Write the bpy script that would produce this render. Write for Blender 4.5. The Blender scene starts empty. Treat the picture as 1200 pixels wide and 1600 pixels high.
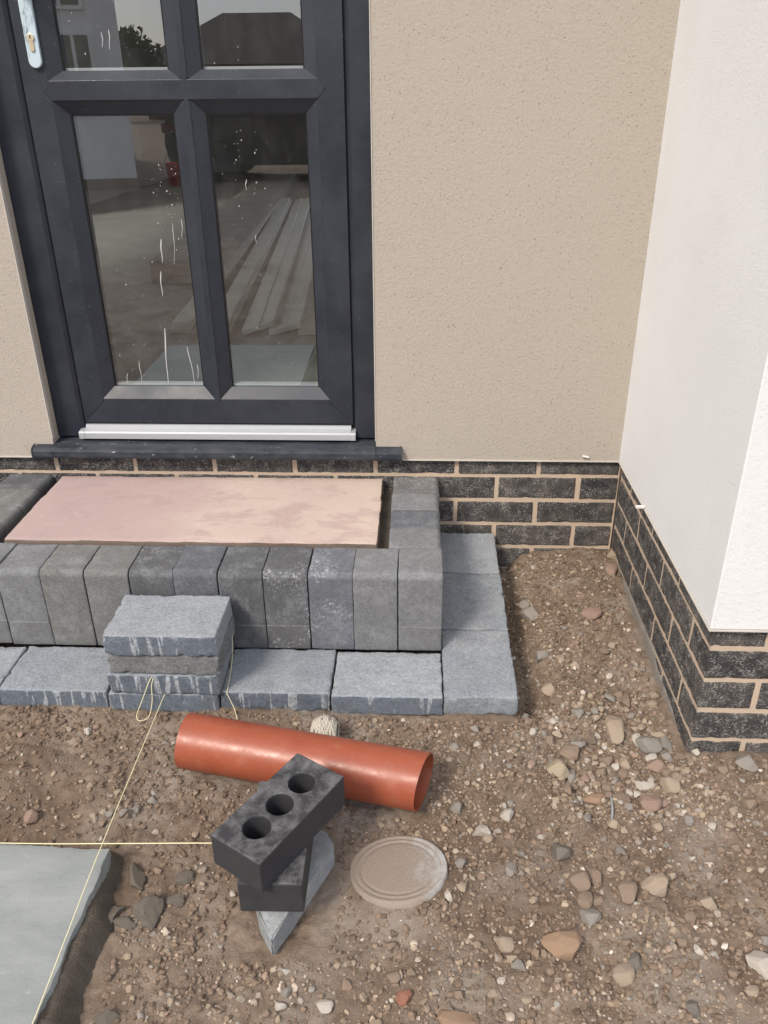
import bpy, bmesh, math, random
import numpy as np
from mathutils import Vector, Matrix

# ------------------------------------------------------------------ camera, sky, sun, exposure
S = bpy.context.scene
C = S.collection
R = math.radians
cam_d = bpy.data.cameras.new('camera')
cam = bpy.data.objects.new('camera', cam_d); C.objects.link(cam)
cam.location = (-0.5604, -2.0751, 0.9434)
cam.rotation_euler = (R(62.947), R(0.4776), R(2.298))
cam_d.sensor_fit = 'VERTICAL'; cam_d.sensor_height = 36.0; cam_d.lens = 36.0 * 1277.98 / 1600.0
cam_d.clip_start = 0.02; cam_d.clip_end = 600
S.camera = cam
S.render.resolution_x = 768; S.render.resolution_y = 1024

SUN_DIR = Vector((-0.42, -0.58, 0.72)).normalized()      # towards the sun: high, front left
SUN_EL = math.asin(SUN_DIR.z); SUN_AZ = math.atan2(SUN_DIR.x, SUN_DIR.y)
world = bpy.data.worlds.new('World'); S.world = world; world.use_nodes = True
wn = world.node_tree; wn.nodes.clear()
wo = wn.nodes.new('ShaderNodeOutputWorld'); wb = wn.nodes.new('ShaderNodeBackground')
sky = wn.nodes.new('ShaderNodeTexSky'); sky.sky_type = 'NISHITA'; sky.sun_disc = False
sky.sun_elevation = SUN_EL; sky.sun_rotation = SUN_AZ
sky.air_density = 1.0; sky.dust_density = 2.0
tcw = wn.nodes.new('ShaderNodeTexCoord')
mpw = wn.nodes.new('ShaderNodeMapping'); mpw.inputs['Scale'].default_value = (1, 1, 2.6)
nzw = wn.nodes.new('ShaderNodeTexNoise'); nzw.inputs['Scale'].default_value = 3.2; nzw.inputs['Detail'].default_value = 7; nzw.inputs['Roughness'].default_value = .58
rpw = wn.nodes.new('ShaderNodeValToRGB'); rpw.color_ramp.elements[0].position = .34; rpw.color_ramp.elements[1].position = .62
cld = wn.nodes.new('ShaderNodeMix'); cld.data_type = 'RGBA'
cld.inputs['B'].default_value = (7.6, 7.7, 8.1, 1)
wn.links.new(tcw.outputs['Generated'], mpw.inputs['Vector']); wn.links.new(mpw.outputs[0], nzw.inputs['Vector'])
wn.links.new(nzw.outputs['Fac'], rpw.inputs['Fac']); wn.links.new(rpw.outputs['Color'], cld.inputs['Factor'])
wn.links.new(sky.outputs['Color'], cld.inputs['A']); wn.links.new(cld.outputs['Result'], wb.inputs['Color'])
wb.inputs['Strength'].default_value = 0.12
wn.links.new(wb.outputs[0], wo.inputs['Surface'])
sun_d = bpy.data.lights.new('sun', 'SUN'); sun_d.energy = 1.9; sun_d.angle = R(14); sun_d.color = (1.0, 0.915, 0.795)
sun = bpy.data.objects.new('sun', sun_d); C.objects.link(sun)
sun.rotation_euler = SUN_DIR.to_track_quat('Z', 'Y').to_euler()
sun.location = (-3, -3, 6)
S.view_settings.view_transform = 'Standard'; S.view_settings.look = 'None'
S.view_settings.gamma = 1.0; S.view_settings.use_curve_mapping = False
S.view_settings.exposure = 0.80
S.render.engine = 'CYCLES'

rng = np.random.default_rng(7)
random.seed(7)

# ------------------------------------------------------------------ noise
def _hash(ix, iy, iz, seed):
    h = (ix.astype(np.int64) * 374761393 + iy.astype(np.int64) * 668265263 + iz.astype(np.int64) * 2147483647 + seed * 1274126177) & 0xFFFFFFFF
    h = ((h ^ (h >> 13)) * 1274126177) & 0xFFFFFFFF
    h = ((h ^ (h >> 16)) * 2246822519) & 0xFFFFFFFF
    return ((h ^ (h >> 15)) & 0xFFFFFF) / float(0xFFFFFF)

def vnoise(P, seed=0):
    """value noise in -1..1 at an (n,3) array"""
    P = np.asarray(P, float); i = np.floor(P).astype(np.int64); f = P - i; f = f * f * f * (f * (f * 6 - 15) + 10)
    r = 0
    for dx in (0, 1):
        wx = f[:, 0] if dx else 1 - f[:, 0]
        for dy in (0, 1):
            wy = f[:, 1] if dy else 1 - f[:, 1]
            for dz in (0, 1):
                wz = f[:, 2] if dz else 1 - f[:, 2]
                r = r + wx * wy * wz * _hash(i[:, 0] + dx, i[:, 1] + dy, i[:, 2] + dz, seed)
    return r * 2 - 1

def fbm(P, octaves=3, seed=0, gain=.5):
    P = np.asarray(P, float); a = 1; s = 0; t = 0
    for o in range(octaves):
        s = s + a * vnoise(P * (2.03 ** o) + 17.3 * o, seed + o); t += a; a *= gain
    return s / t

def sstep(a, b, x):
    t = np.clip((x - a) / (b - a), 0, 1); return t * t * (3 - 2 * t)

# ------------------------------------------------------------------ object helpers
def tag(o, label=None, cat=None, group=None, kind=None):
    if label: o['label'] = label
    if cat: o['category'] = cat
    if group: o['group'] = group
    if kind: o['kind'] = kind
    return o

def empty(name, loc=(0, 0, 0), rz=0):
    o = bpy.data.objects.new(name, None); C.objects.link(o); o.location = loc; o.rotation_euler = (0, 0, rz)
    o.empty_display_size = .05
    return o

def link(name, me, mat=None, parent=None, loc=None, rot=None):
    if mat is not None and not me.materials: me.materials.append(mat)
    o = bpy.data.objects.new(name, me); C.objects.link(o)
    if parent: o.parent = parent
    if loc is not None: o.location = loc
    if rot is not None: o.rotation_euler = rot
    return o

def mesh_np(name, V, F, smooth=False):
    me = bpy.data.meshes.new(name)
    me.from_pydata([tuple(v) for v in V] if not isinstance(V, list) else V, [], F if isinstance(F, list) else [tuple(f) for f in F])
    if smooth: me.polygons.foreach_set('use_smooth', [True] * len(me.polygons))
    me.update()
    return me

def fast_mesh(name, V, Q, smooth=True):
    """V (n,3), Q (m,k) with k = 3 or 4"""
    V = np.asarray(V, np.float32); Q = np.asarray(Q, np.int32); k = Q.shape[1]
    me = bpy.data.meshes.new(name)
    me.vertices.add(len(V)); me.vertices.foreach_set('co', V.ravel())
    me.loops.add(Q.size); me.loops.foreach_set('vertex_index', Q.ravel())
    me.polygons.add(len(Q)); me.polygons.foreach_set('loop_start', np.arange(0, Q.size, k, dtype=np.int32))
    try: me.polygons.foreach_set('loop_total', np.full(len(Q), k, np.int32))
    except Exception: pass
    me.update(calc_edges=True)
    me.polygons.foreach_set('use_smooth', np.full(len(Q), smooth))
    me.validate()
    return me

def mesh_bm(name, bm, smooth=False):
    me = bpy.data.meshes.new(name); bmesh.ops.recalc_face_normals(bm, faces=bm.faces[:]); bm.to_mesh(me); bm.free()
    if smooth: me.polygons.foreach_set('use_smooth', [True] * len(me.polygons))
    me.update(); return me

def bm_box(bm, x0, x1, y0, y1, z0, z1):
    v = [bm.verts.new(p) for p in ((x0, y0, z0), (x1, y0, z0), (x1, y1, z0), (x0, y1, z0), (x0, y0, z1), (x1, y0, z1), (x1, y1, z1), (x0, y1, z1))]
    for f in ((3, 2, 1, 0), (4, 5, 6, 7), (0, 1, 5, 4), (1, 2, 6, 5), (2, 3, 7, 6), (3, 0, 4, 7)): bm.faces.new([v[i] for i in f])

def box_me(name, x0, x1, y0, y1, z0, z1, bev=0, seg=2):
    bm = bmesh.new(); bm_box(bm, x0, x1, y0, y1, z0, z1)
    if bev: bmesh.ops.bevel(bm, geom=bm.edges[:] , offset=bev, segments=seg, affect='EDGES', profile=.5)
    return mesh_bm(name, bm)

def prism_me(name, poly, axis, a, b, bev=0):
    """polygon (list of 2-tuples) extruded along axis from a to b; poly in the two other axes in order"""
    bm = bmesh.new()
    def P(p, t):
        return {'x': (t, p[0], p[1]), 'y': (p[0], t, p[1]), 'z': (p[0], p[1], t)}[axis]
    A = [bm.verts.new(P(p, a)) for p in poly]; B = [bm.verts.new(P(p, b)) for p in poly]
    bm.faces.new(A); bm.faces.new(B[::-1])
    n = len(poly)
    for i in range(n): bm.faces.new((A[i], B[i], B[(i + 1) % n], A[(i + 1) % n]))
    bmesh.ops.recalc_face_normals(bm, faces=bm.faces[:])
    if bev: bmesh.ops.bevel(bm, geom=bm.edges[:], offset=bev, segments=2, affect='EDGES', profile=.5)
    return mesh_bm(name, bm)

def axis_lines(d, step, r):
    if not r: return list(np.linspace(0, d, max(1, int(round(d / step))) + 1))
    n = max(1, int(round((d - 2 * r) / step))); return [0, r * .4] + list(np.linspace(r, d - r, n + 1)) + [d - r * .4, d]

def box_grid(dx, dy, dz, step, r=0, extra=None):
    """closed box centred at origin in x,y, bottom at z=0; returns welded verts, quads"""
    ax = [axis_lines(d, step, r) for d in (dx, dy, dz)]
    for a, ex in zip(ax, extra or ((), (), ())):
        for e in ex:
            if min(abs(e - q) for q in a) > 2e-4: a.append(e)
        a.sort()
    nx, ny, nz = [len(a) - 1 for a in ax]
    idx = {}; V = []; F = []
    def vid(i, j, k):
        key = (i, j, k)
        if key not in idx:
            idx[key] = len(V); V.append((-dx / 2 + ax[0][i], -dy / 2 + ax[1][j], ax[2][k]))
        return idx[key]
    for i in range(nx):
        for j in range(ny):
            F.append((vid(i, j, 0), vid(i, j + 1, 0), vid(i + 1, j + 1, 0), vid(i + 1, j, 0)))
            F.append((vid(i, j, nz), vid(i + 1, j, nz), vid(i + 1, j + 1, nz), vid(i, j + 1, nz)))
    for i in range(nx):
        for k in range(nz):
            F.append((vid(i, 0, k), vid(i + 1, 0, k), vid(i + 1, 0, k + 1), vid(i, 0, k + 1)))
            F.append((vid(i, ny, k), vid(i, ny, k + 1), vid(i + 1, ny, k + 1), vid(i + 1, ny, k)))
    for j in range(ny):
        for k in range(nz):
            F.append((vid(0, j, k), vid(0, j, k + 1), vid(0, j + 1, k + 1), vid(0, j + 1, k)))
            F.append((vid(nx, j, k), vid(nx, j + 1, k), vid(nx, j + 1, k + 1), vid(nx, j, k + 1)))
    return np.array(V), np.array(F)

def round_pts(V, lo, hi, r):
    lo = np.asarray(lo, float); hi = np.asarray(hi, float)
    q = np.clip(V, lo + r, hi - r); d = V - q; n = np.linalg.norm(d, axis=1)
    m = n > 1e-9
    # only points beyond the inner box in two or more axes need pulling in
    out = V.copy(); two = (np.abs(d) > 1e-9).sum(1) >= 2
    mm = m & two
    out[mm] = q[mm] + d[mm] / n[mm, None] * r
    return out

def rough_block(name, dx, dy, dz, step=.008, r=.004, amp=.0008, chip=.0, seed=0):
    V, F = box_grid(dx, dy, dz, step, r)
    lo = (-dx / 2, -dy / 2, 0); hi = (dx / 2, dy / 2, dz)
    c = (np.array(lo) + np.array(hi)) / 2; half = (np.array(hi) - np.array(lo)) / 2
    edge = np.sort(half - np.abs(V - c), axis=1)[:, 1]           # distance to the nearest edge
    W = round_pts(V, lo, hi, r)
    nd = (V - c) / half; nd = np.sign(nd) * np.abs(nd) ** 12; nd /= np.linalg.norm(nd, axis=1)[:, None]
    d = amp * fbm(V * 60 + seed * 7.1, 3, seed) + amp * .8 * vnoise(V * 240 + seed, seed + 5)
    if chip:
        cn = fbm(V * 45 + seed * 3.7, 3, seed + 9)
        d = d - chip * np.clip(cn - .05, 0, 1) * np.exp(-(edge / .006) ** 2) * 2.2
    W = W + nd * d[:, None]
    return fast_mesh(name, W, F, True)

def tube_np(path, rad, sides=6, closed=False):
    P = np.asarray(path, float); n = len(P)
    T = np.gradient(P, axis=0); T /= np.linalg.norm(T, axis=1)[:, None] + 1e-12
    up = np.array([0, 0, 1.0]); V = []; F = []
    prev = None
    for i in range(n):
        a = prev if prev is not None else (np.cross(T[i], up) if abs(T[i] @ up) < .95 else np.cross(T[i], [1, 0, 0]))
        a = a - T[i] * (a @ T[i]); a /= np.linalg.norm(a) + 1e-12; b = np.cross(T[i], a); prev = a
        rr = rad[i] if hasattr(rad, '__len__') else rad
        for s in range(sides):
            t = 2 * math.pi * s / sides; V.append(P[i] + rr * (math.cos(t) * a + math.sin(t) * b))
    for i in range(n - 1):
        for s in range(sides):
            s2 = (s + 1) % sides; F.append((i * sides + s, i * sides + s2, (i + 1) * sides + s2, (i + 1) * sides + s))
    return np.array(V), np.array(F)

def spline(pts, n=40):
    P = [Vector(p) for p in pts]; P = [P[0] * 2 - P[1]] + P + [P[-1] * 2 - P[-2]]
    out = []
    for k in range(1, len(P) - 2):
        for i in range(n):
            t = i / n; a, b, c, d = P[k - 1:k + 3]
            out.append(.5 * ((2 * b) + (-a + c) * t + (2 * a - 5 * b + 4 * c - d) * t * t + (-a + 3 * b - 3 * c + d) * t ** 3))
    out.append(P[-2]); return [tuple(p) for p in out]

# ------------------------------------------------------------------ material helpers
class NT:
    def __init__(self, name, rough=.8, spec=.3):
        m = bpy.data.materials.new(name); m.use_nodes = True; self.m = m
        self.t = m.node_tree; self.p = self.t.nodes['Principled BSDF']
        self.p.inputs['Roughness'].default_value = rough
        self.p.inputs['Specular IOR Level'].default_value = spec
        self.tc = self.t.nodes.new('ShaderNodeTexCoord'); self.g = self.t.nodes.new('ShaderNodeNewGeometry')
        self.oi = self.t.nodes.new('ShaderNodeObjectInfo')
    def n(self, k): return self.t.nodes.new(k)
    def l(self, a, b): self.t.links.new(a, b)
    def set(self, sock, v):
        if v is None: return
        if hasattr(v, 'is_output'): self.l(v, sock)
        else:
            if hasattr(sock.default_value, '__len__') and not hasattr(v, '__len__'): v = [v] * len(sock.default_value)
            if hasattr(v, '__len__') and len(v) == 3 and len(sock.default_value) == 4: v = (*v, 1)
            sock.default_value = v
    def obj(self, rnd=0, scale=None, loc=None):
        v = self.tc.outputs['Object']
        if rnd:
            ad = self.n('ShaderNodeVectorMath'); ad.operation = 'ADD'
            mu = self.math('MULTIPLY', self.oi.outputs['Random'], rnd)
            self.l(v, ad.inputs[0]); self.l(mu, ad.inputs[1]); v = ad.outputs[0]
        if scale is not None or loc is not None:
            v = self.map(v, scale, loc)
        return v
    def pos(self, scale=None): return self.map(self.g.outputs['Position'], scale) if scale is not None else self.g.outputs['Position']
    def map(self, v, scale=None, loc=None, rot=None):
        mp = self.n('ShaderNodeMapping'); self.l(v, mp.inputs['Vector'])
        if scale is not None: mp.inputs['Scale'].default_value = scale
        if loc is not None: mp.inputs['Location'].default_value = loc
        if rot is not None: mp.inputs['Rotation'].default_value = rot
        return mp.outputs[0]
    def noise(self, v, scale, detail=3, rough=.55, dist=0, col=False):
        x = self.n('ShaderNodeTexNoise'); self.l(v, x.inputs['Vector']); x.inputs['Scale'].default_value = scale
        x.inputs['Detail'].default_value = detail; x.inputs['Roughness'].default_value = rough; x.inputs['Distortion'].default_value = dist
        return x.outputs['Color' if col else 'Fac']
    def voro(self, v, scale, feature='F1', rand=1, out='Distance'):
        x = self.n('ShaderNodeTexVoronoi'); x.feature = feature; self.l(v, x.inputs['Vector']); x.inputs['Scale'].default_value = scale
        x.inputs['Randomness'].default_value = rand; return x.outputs[out]
    def ramp(self, f, stops, interp='LINEAR'):
        r = self.n('ShaderNodeValToRGB'); r.color_ramp.interpolation = interp; e = r.color_ramp.elements
        while len(e) < len(stops): e.new(.5)
        for i, (p, c) in enumerate(stops):
            e[i].position = p; e[i].color = (c, c, c, 1) if not hasattr(c, '__len__') else (*c, 1)
        self.set(r.inputs['Fac'], f); return r.outputs['Color']
    def mix(self, f, a, b, mode='MIX'):
        x = self.n('ShaderNodeMix'); x.data_type = 'RGBA'; x.blend_type = mode
        self.set(x.inputs['Factor'], f); self.set(x.inputs['A'], a); self.set(x.inputs['B'], b); return x.outputs['Result']
    def math(self, op, a, b=None, clamp=False):
        x = self.n('ShaderNodeMath'); x.operation = op; x.use_clamp = clamp; self.set(x.inputs[0], a)
        if b is not None: self.set(x.inputs[1], b)
        return x.outputs[0]
    def sep(self, v):
        x = self.n('ShaderNodeSeparateXYZ'); self.l(v, x.inputs[0]); return x.outputs
    def bump(self, h, strength=.5, dist=.002, normal=None):
        x = self.n('ShaderNodeBump'); self.set(x.inputs['Height'], h); x.inputs['Strength'].default_value = strength; x.inputs['Distance'].default_value = dist
        if normal is not None: self.l(normal, x.inputs['Normal'])
        return x.outputs[0]
    def done(self, col=None, rough=None, normal=None, **kw):
        self.set(self.p.inputs['Base Color'], col); self.set(self.p.inputs['Roughness'], rough)
        if normal is not None: self.l(normal, self.p.inputs['Normal'])
        for k, v in kw.items(): self.set(self.p.inputs[k.replace('_', ' ')], v)
        return self.m

def m_render(name, base, dark, strength=.6, pitk=.3):
    a = NT(name, .92, .15); v = a.pos()
    n1 = a.noise(v, 420, 4, .75); n2 = a.noise(v, 150, 5, .7); n3 = a.noise(v, 3.2, 4, .6)
    vz = a.noise(a.map(v, (1, 1, 1.3)), 185, 4, .65)
    pit = a.ramp(vz, [(.29, 0.0), (.37, 1.0)])
    c = a.mix(a.ramp(n1, [(.3, 0), (.72, 1)]), dark, base)
    c = a.mix(a.ramp(n3, [(.35, 0.0), (.7, .6)]), c, tuple(x * .88 for x in base))
    h = a.math('ADD', a.math('MULTIPLY', n2, .9), a.math('MULTIPLY', n1, .5))
    if pitk:
        c = a.mix(a.math('MULTIPLY', a.math('SUBTRACT', 1.0, pit), pitk), c, tuple(x * .6 for x in base))
        h = a.math('ADD', h, a.math('MULTIPLY', pit, .7))
    return a.done(c, None, a.bump(h, strength, .0028))

def m_concrete(name, base, var=.3, streaks=False, band=False, efflo=.25, dirt=0, bumpd=.0012, tints=None, white=.3):
    """grey block: gritty aggregate grain, bloom patches, per-block tint"""
    a = NT(name, .92, .18); v = a.obj(31.7); grain = a.noise(v, 165, 7, .88); fine = a.noise(v, 330, 3, .75); mid = a.noise(v, 70, 6, .75); big = a.noise(v, 11, 5, .7)
    b = tuple(base)
    c = a.mix(a.ramp(grain, [(.33, 0), (.67, 1)]), tuple(x * (1 - var) for x in b), tuple(x * (1 + var) for x in b))
    if tints: c = a.mix(1.0, c, a.ramp(a.oi.outputs['Random'], tints, 'CONSTANT'), 'MULTIPLY')
    else: c = a.mix(1.0, c, a.mix(a.oi.outputs['Random'], (.86, .87, .88), (1.14, 1.13, 1.11)), 'MULTIPLY')
    c = a.mix(a.math('MULTIPLY', a.ramp(mid, [(.42, 0), (.66, 1)]), .22), c, a.mix(1.0, c, (.62, .61, .60), 'MULTIPLY'))
    c = a.mix(a.math('MULTIPLY', a.ramp(big, [(.40, 0), (.62, 1)]), .30), c, a.mix(1.0, c, (.66, .65, .63), 'MULTIPLY'))
    eff = a.math('MULTIPLY', a.ramp(a.noise(v, 16, 7, .78), [(.49, 0), (.66, 1)]), a.ramp(grain, [(.30, .25), (.62, 1)]))
    c = a.mix(a.math('MULTIPLY', eff, efflo), c, (.46, .47, .49))
    c = a.mix(a.math('MULTIPLY', a.ramp(fine, [(.66, 0), (.76, 1)]), white), c, (.62, .63, .64))
    c = a.mix(a.math('MULTIPLY', a.ramp(grain, [(.27, 1), (.36, 0)]), .55), c, (.04, .041, .045))
    if streaks:
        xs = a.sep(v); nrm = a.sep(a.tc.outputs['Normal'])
        cx = a.n('ShaderNodeCombineXYZ'); a.l(xs[0], cx.inputs[0]); a.l(a.math('MULTIPLY', xs[2], .10), cx.inputs[2]); a.set(cx.inputs[1], .37)
        st = a.noise(cx.outputs[0], 85, 2, .5)
        m = a.ramp(st, [(.61, 0), (.64, 1)]); m2 = a.ramp(a.noise(v, 120, 5, .8), [(.36, 0), (.54, 1)])
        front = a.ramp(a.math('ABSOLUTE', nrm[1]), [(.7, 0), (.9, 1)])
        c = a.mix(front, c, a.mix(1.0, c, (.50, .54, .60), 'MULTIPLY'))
        c = a.mix(a.math('MULTIPLY', a.math('MULTIPLY', m, m2), a.math('MULTIPLY', front, .6)), c, (.60, .62, .64))
    if band:
        z = a.sep(a.tc.outputs['Object'])[2]
        on = a.ramp(a.math('FRACT', a.math('MULTIPLY', a.oi.outputs['Random'], 7.3)), [(.50, 0), (.52, 1)])
        wob = a.math('ADD', z, a.math('MULTIPLY', a.noise(v, 30, 3), .004))
        low = a.ramp(a.math('MULTIPLY', wob, 10), [(.655, 1), (.675, 0)])
        c = a.mix(a.math('MULTIPLY', low, a.math('MULTIPLY', on, .6)), c, a.mix(.4, c, (.12, .115, .108)))
        line = a.math('SUBTRACT', 1.0, a.math('MULTIPLY', a.math('ABSOLUTE', a.math('SUBTRACT', wob, .067)), 450), True)
        c = a.mix(a.math('MULTIPLY', a.math('MULTIPLY', line, on), a.ramp(mid, [(.4, .05), (.6, .45)])), c, (.5, .49, .45))
        chalk = a.math('MULTIPLY', a.ramp(a.math('FRACT', a.math('MULTIPLY', a.oi.outputs['Random'], 13.7)), [(.80, 0), (.82, 1)]), a.ramp(a.noise(v, 140, 5, .8), [(.54, 0), (.60, 1)]))
        c = a.mix(a.math('MULTIPLY', chalk, a.ramp(a.noise(v, 9, 3, .6), [(.5, 0), (.6, .55)])), c, (.58, .58, .58))
    if dirt:
        c = a.mix(a.math('MULTIPLY', a.ramp(a.noise(v, 22, 5, .7), [(.5, 0), (.7, 1)]), dirt), c, (.24, .19, .14))
    h = a.math('ADD', a.math('MULTIPLY', fine, .4), a.math('ADD', grain, a.math('MULTIPLY', mid, .6)))
    return a.done(c, None, a.bump(h, .8, bumpd))

M = {}
M['render'] = m_render('cream_beige_render', (.475, .422, .362), (.39, .346, .296), .8, .34)  # beige coat, its base also darkened to stand in for shade in the recess
M['render_pier'] = m_render('pale_cream_render', (.765, .765, .762), (.725, .725, .72), .5, .07)
M['kerb'] = m_concrete('charcoal_kerb_concrete', (.150, .152, .158), .34, band=True, efflo=.28, bumpd=.0008, white=.18,
    tints=[(0, (.80, .82, .87)), (.16, (1.12, 1.10, 1.03)), (.33, (.95, .98, 1.06)), (.5, (.72, .72, .73)), (.66, (1.2, 1.2, 1.2)), (.83, (1.0, .97, .92))])
M['paver'] = m_concrete('blue_grey_paver_concrete', (.315, .338, .365), .42, streaks=True, efflo=.45, bumpd=.0035, white=.45)
M['paver_pale'] = m_concrete('pale_paver_concrete', (.30, .31, .31), .26, efflo=.6, dirt=.3)
M['paver_rough'] = m_concrete('rough_grey_paver_concrete', (.24, .245, .245), .55, efflo=.35, dirt=.1, bumpd=.004, white=.5)

def mk():
    a = NT('dark_engineering_brick', .75, .3); v = a.obj(27.0)
    sp = a.noise(a.map(v, (.7, .7, 1.0)), 330, 4, .75); cl = a.noise(v, 42, 4, .65); big = a.noise(v, 9, 3, .6)
    d = a.mix(a.noise(v, 150, 3), (.022, .022, .024), (.058, .056, .057))
    th = a.math('ADD', sp, a.math('MULTIPLY', a.math('SUBTRACT', cl, .5), .45))
    d = a.mix(1.0, d, a.mix(a.oi.outputs['Random'], (.75, .75, .78), (1.45, 1.38, 1.3)), 'MULTIPLY')
    c = a.mix(a.math('MULTIPLY', a.ramp(th, [(.53, 0), (.62, 1)]), .66), d, (.40, .37, .335))
    c = a.mix(a.math('MULTIPLY', a.ramp(a.noise(v, 15, 6, .75), [(.46, 0), (.70, 1)]), .42), c, (.20, .175, .15))
    return a.done(c, None, a.bump(a.math('ADD', sp, cl), .8, .0018))
M['brick'] = mk()
def mk():
    a = NT('buff_mortar', .95, .1); v = a.pos(); n = a.noise(v, 300, 3, .7); b = a.noise(v, 12, 4, .6)
    c = a.mix(n, (.43, .325, .24), (.62, .49, .38)); c = a.mix(a.ramp(b, [(.45, 0), (.75, .6)]), c, (.40, .34, .28))
    return a.done(c, None, a.bump(n, .7, .0015))
M['mortar'] = mk()
def mk():
    a = NT('grey_cement_smear', .95, .1); v = a.pos(); n = a.noise(v, 120, 4, .7)
    return a.done(a.mix(n, (.13, .115, .10), (.27, .245, .22)), None, a.bump(n, .8, .002))
M['cement'] = mk()
def mk():
    a = NT('wet_bedding_mortar', .9, .2); v = a.pos(); n = a.noise(v, 60, 5, .7); f = a.noise(v, 350, 3, .6)
    return a.done(a.mix(n, (.06, .050, .040), (.15, .125, .10)), None, a.bump(a.math('ADD', n, f), .9, .004))
M['bed'] = mk()
def mk():
    a = NT('anthracite_upvc', .42, .45); v = a.obj(9); n = a.noise(a.map(v, (60, 60, 4)), 6, 3, .6); sm = a.noise(v, 8, 4, .65)
    c = a.mix(a.ramp(sm, [(.35, 0), (.75, 1)]), (.017, .021, .031), (.030, .035, .045))
    sp = a.noise(v, 210, 2, .5); c = a.mix(a.math('MULTIPLY', a.ramp(sp, [(.71, 0), (.76, 1)]), .35), c, (.3, .3, .3))
    r = a.ramp(sm, [(.3, .36), (.75, .56)])
    return a.done(c, r, a.bump(a.math('ADD', n, sp), .25, .0004))
M['upvc'] = mk()
def mk():
    a = NT('dusty_anthracite_upvc', .5, .4); v = a.obj(9); sm = a.noise(a.map(v, (1, 2, 2)), 16, 5, .7); sp = a.noise(a.map(v, (.5, 1, 1)), 90, 3, .6)
    c = a.mix(a.ramp(sm, [(.4, 0), (.75, .75)]), (.020, .026, .036), (.075, .08, .086))
    c = a.mix(a.math('MULTIPLY', a.ramp(sp, [(.66, 0), (.72, 1)]), .6), c, (.42, .42, .42))
    return a.done(c, a.ramp(sm, [(.3, .4), (.7, .65)]), a.bump(sp, .3, .0006))
M['sill'] = mk()
def mk():
    a = NT('black_rubber', .6, .3); return a.done((.008, .008, .009))
M['rubber'] = mk()
def mk():
    a = NT('mill_aluminium', .38, .5); v = a.obj(3); n = a.noise(a.map(v, (2, 60, 60)), 5, 3); sp = a.noise(v, 30, 4, .7)
    c = a.mix(n, (.42, .43, .45), (.54, .55, .57)); c = a.mix(a.ramp(sp, [(.6, 0), (.75, .5)]), c, (.45, .44, .43))
    return a.done(c, .36, None, Metallic=.35)
M['alu'] = mk()
def mk():
    a = NT('filmed_steel_plate', .35, .5); v = a.obj(3); sp = a.noise(a.map(v, (1, 1, .3)), 130, 4, .7); b = a.noise(a.map(v, (1, 1, .25)), 60, 3, .6)
    c = a.mix(a.math('MULTIPLY', a.ramp(b, [(.52, 0), (.60, 1)]), a.ramp(sp, [(.4, 0), (.6, .8)])), (.55, .66, .72), (.10, .14, .18))
    return a.done(c, .38, None, Metallic=.25)
M['plate'] = mk()
def mk():
    a = NT('brass_cylinder', .35, .5); return a.done((.72, .60, .42), .32, None, Metallic=.6)
M['brass'] = mk()
def mk():
    a = NT('white_plastic', .5, .4); v = a.pos(); return a.done(a.mix(a.noise(v, 200, 3), (.55, .53, .50), (.8, .79, .77)))
M['whiteplastic'] = mk()

def m_glass(name):
    m = bpy.data.materials.new(name); m.use_nodes = True; t = m.node_tree; t.nodes.clear()
    N = t.nodes.new; L = t.links.new
    out = N('ShaderNodeOutputMaterial'); tr = N('ShaderNodeBsdfTransparent'); tr.inputs['Color'].default_value = (.88, .91, .89, 1)
    gl = N('ShaderNodeBsdfGlossy'); gl.inputs['Roughness'].default_value = 0.004; gl.inputs['Color'].default_value = (.93, .95, 1, 1)
    g = N('ShaderNodeNewGeometry'); dot = N('ShaderNodeVectorMath'); dot.operation = 'DOT_PRODUCT'
    L(g.outputs['Incoming'], dot.inputs[0]); L(g.outputs['Normal'], dot.inputs[1])
    def mth(op, a, b=None):
        x = N('ShaderNodeMath'); x.operation = op
        for i, s in enumerate((a, b)):
            if s is None: continue
            if hasattr(s, 'is_output'): L(s, x.inputs[i])
            else: x.inputs[i].default_value = s
        return x.outputs[0]
    c = mth('ABSOLUTE', dot.outputs['Value']); k = mth('POWER', mth('SUBTRACT', 1.0, c), 5.0)
    F = mth('ADD', mth('MULTIPLY', k, .80), .20); F = mth('MULTIPLY', F, mth('SUBTRACT', 1.0, g.outputs['Backfacing']))
    mx = N('ShaderNodeMixShader'); L(F, mx.inputs['Fac']); L(tr.outputs[0], mx.inputs[1]); L(gl.outputs[0], mx.inputs[2])
    # dust film and faint runs on the outer face
    tc = N('ShaderNodeTexCoord'); mp = N('ShaderNodeMapping'); mp.inputs['Scale'].default_value = (3, 3, 1.6); L(tc.outputs['Object'], mp.inputs['Vector'])
    nz = N('ShaderNodeTexNoise'); nz.inputs['Scale'].default_value = 6; nz.inputs['Detail'].default_value = 5; nz.inputs['Roughness'].default_value = .65; L(mp.outputs[0], nz.inputs['Vector'])
    rp = N('ShaderNodeValToRGB'); rp.color_ramp.elements[0].position = .45; rp.color_ramp.elements[1].position = .85
    rp.color_ramp.elements[0].color = (.006, .006, .006, 1); rp.color_ramp.elements[1].color = (.045, .045, .045, 1); L(nz.outputs['Fac'], rp.inputs['Fac'])
    df = N('ShaderNodeBsdfDiffuse'); df.inputs['Color'].default_value = (.6, .6, .58, 1)
    dm = mth('MULTIPLY', rp.outputs['Color'], mth('SUBTRACT', 1.0, g.outputs['Backfacing']))
    m2 = N('ShaderNodeMixShader'); L(dm, m2.inputs['Fac']); L(mx.outputs[0], m2.inputs[1]); L(df.outputs[0], m2.inputs[2])
    L(m2.outputs[0], out.inputs['Surface']); return m
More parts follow.
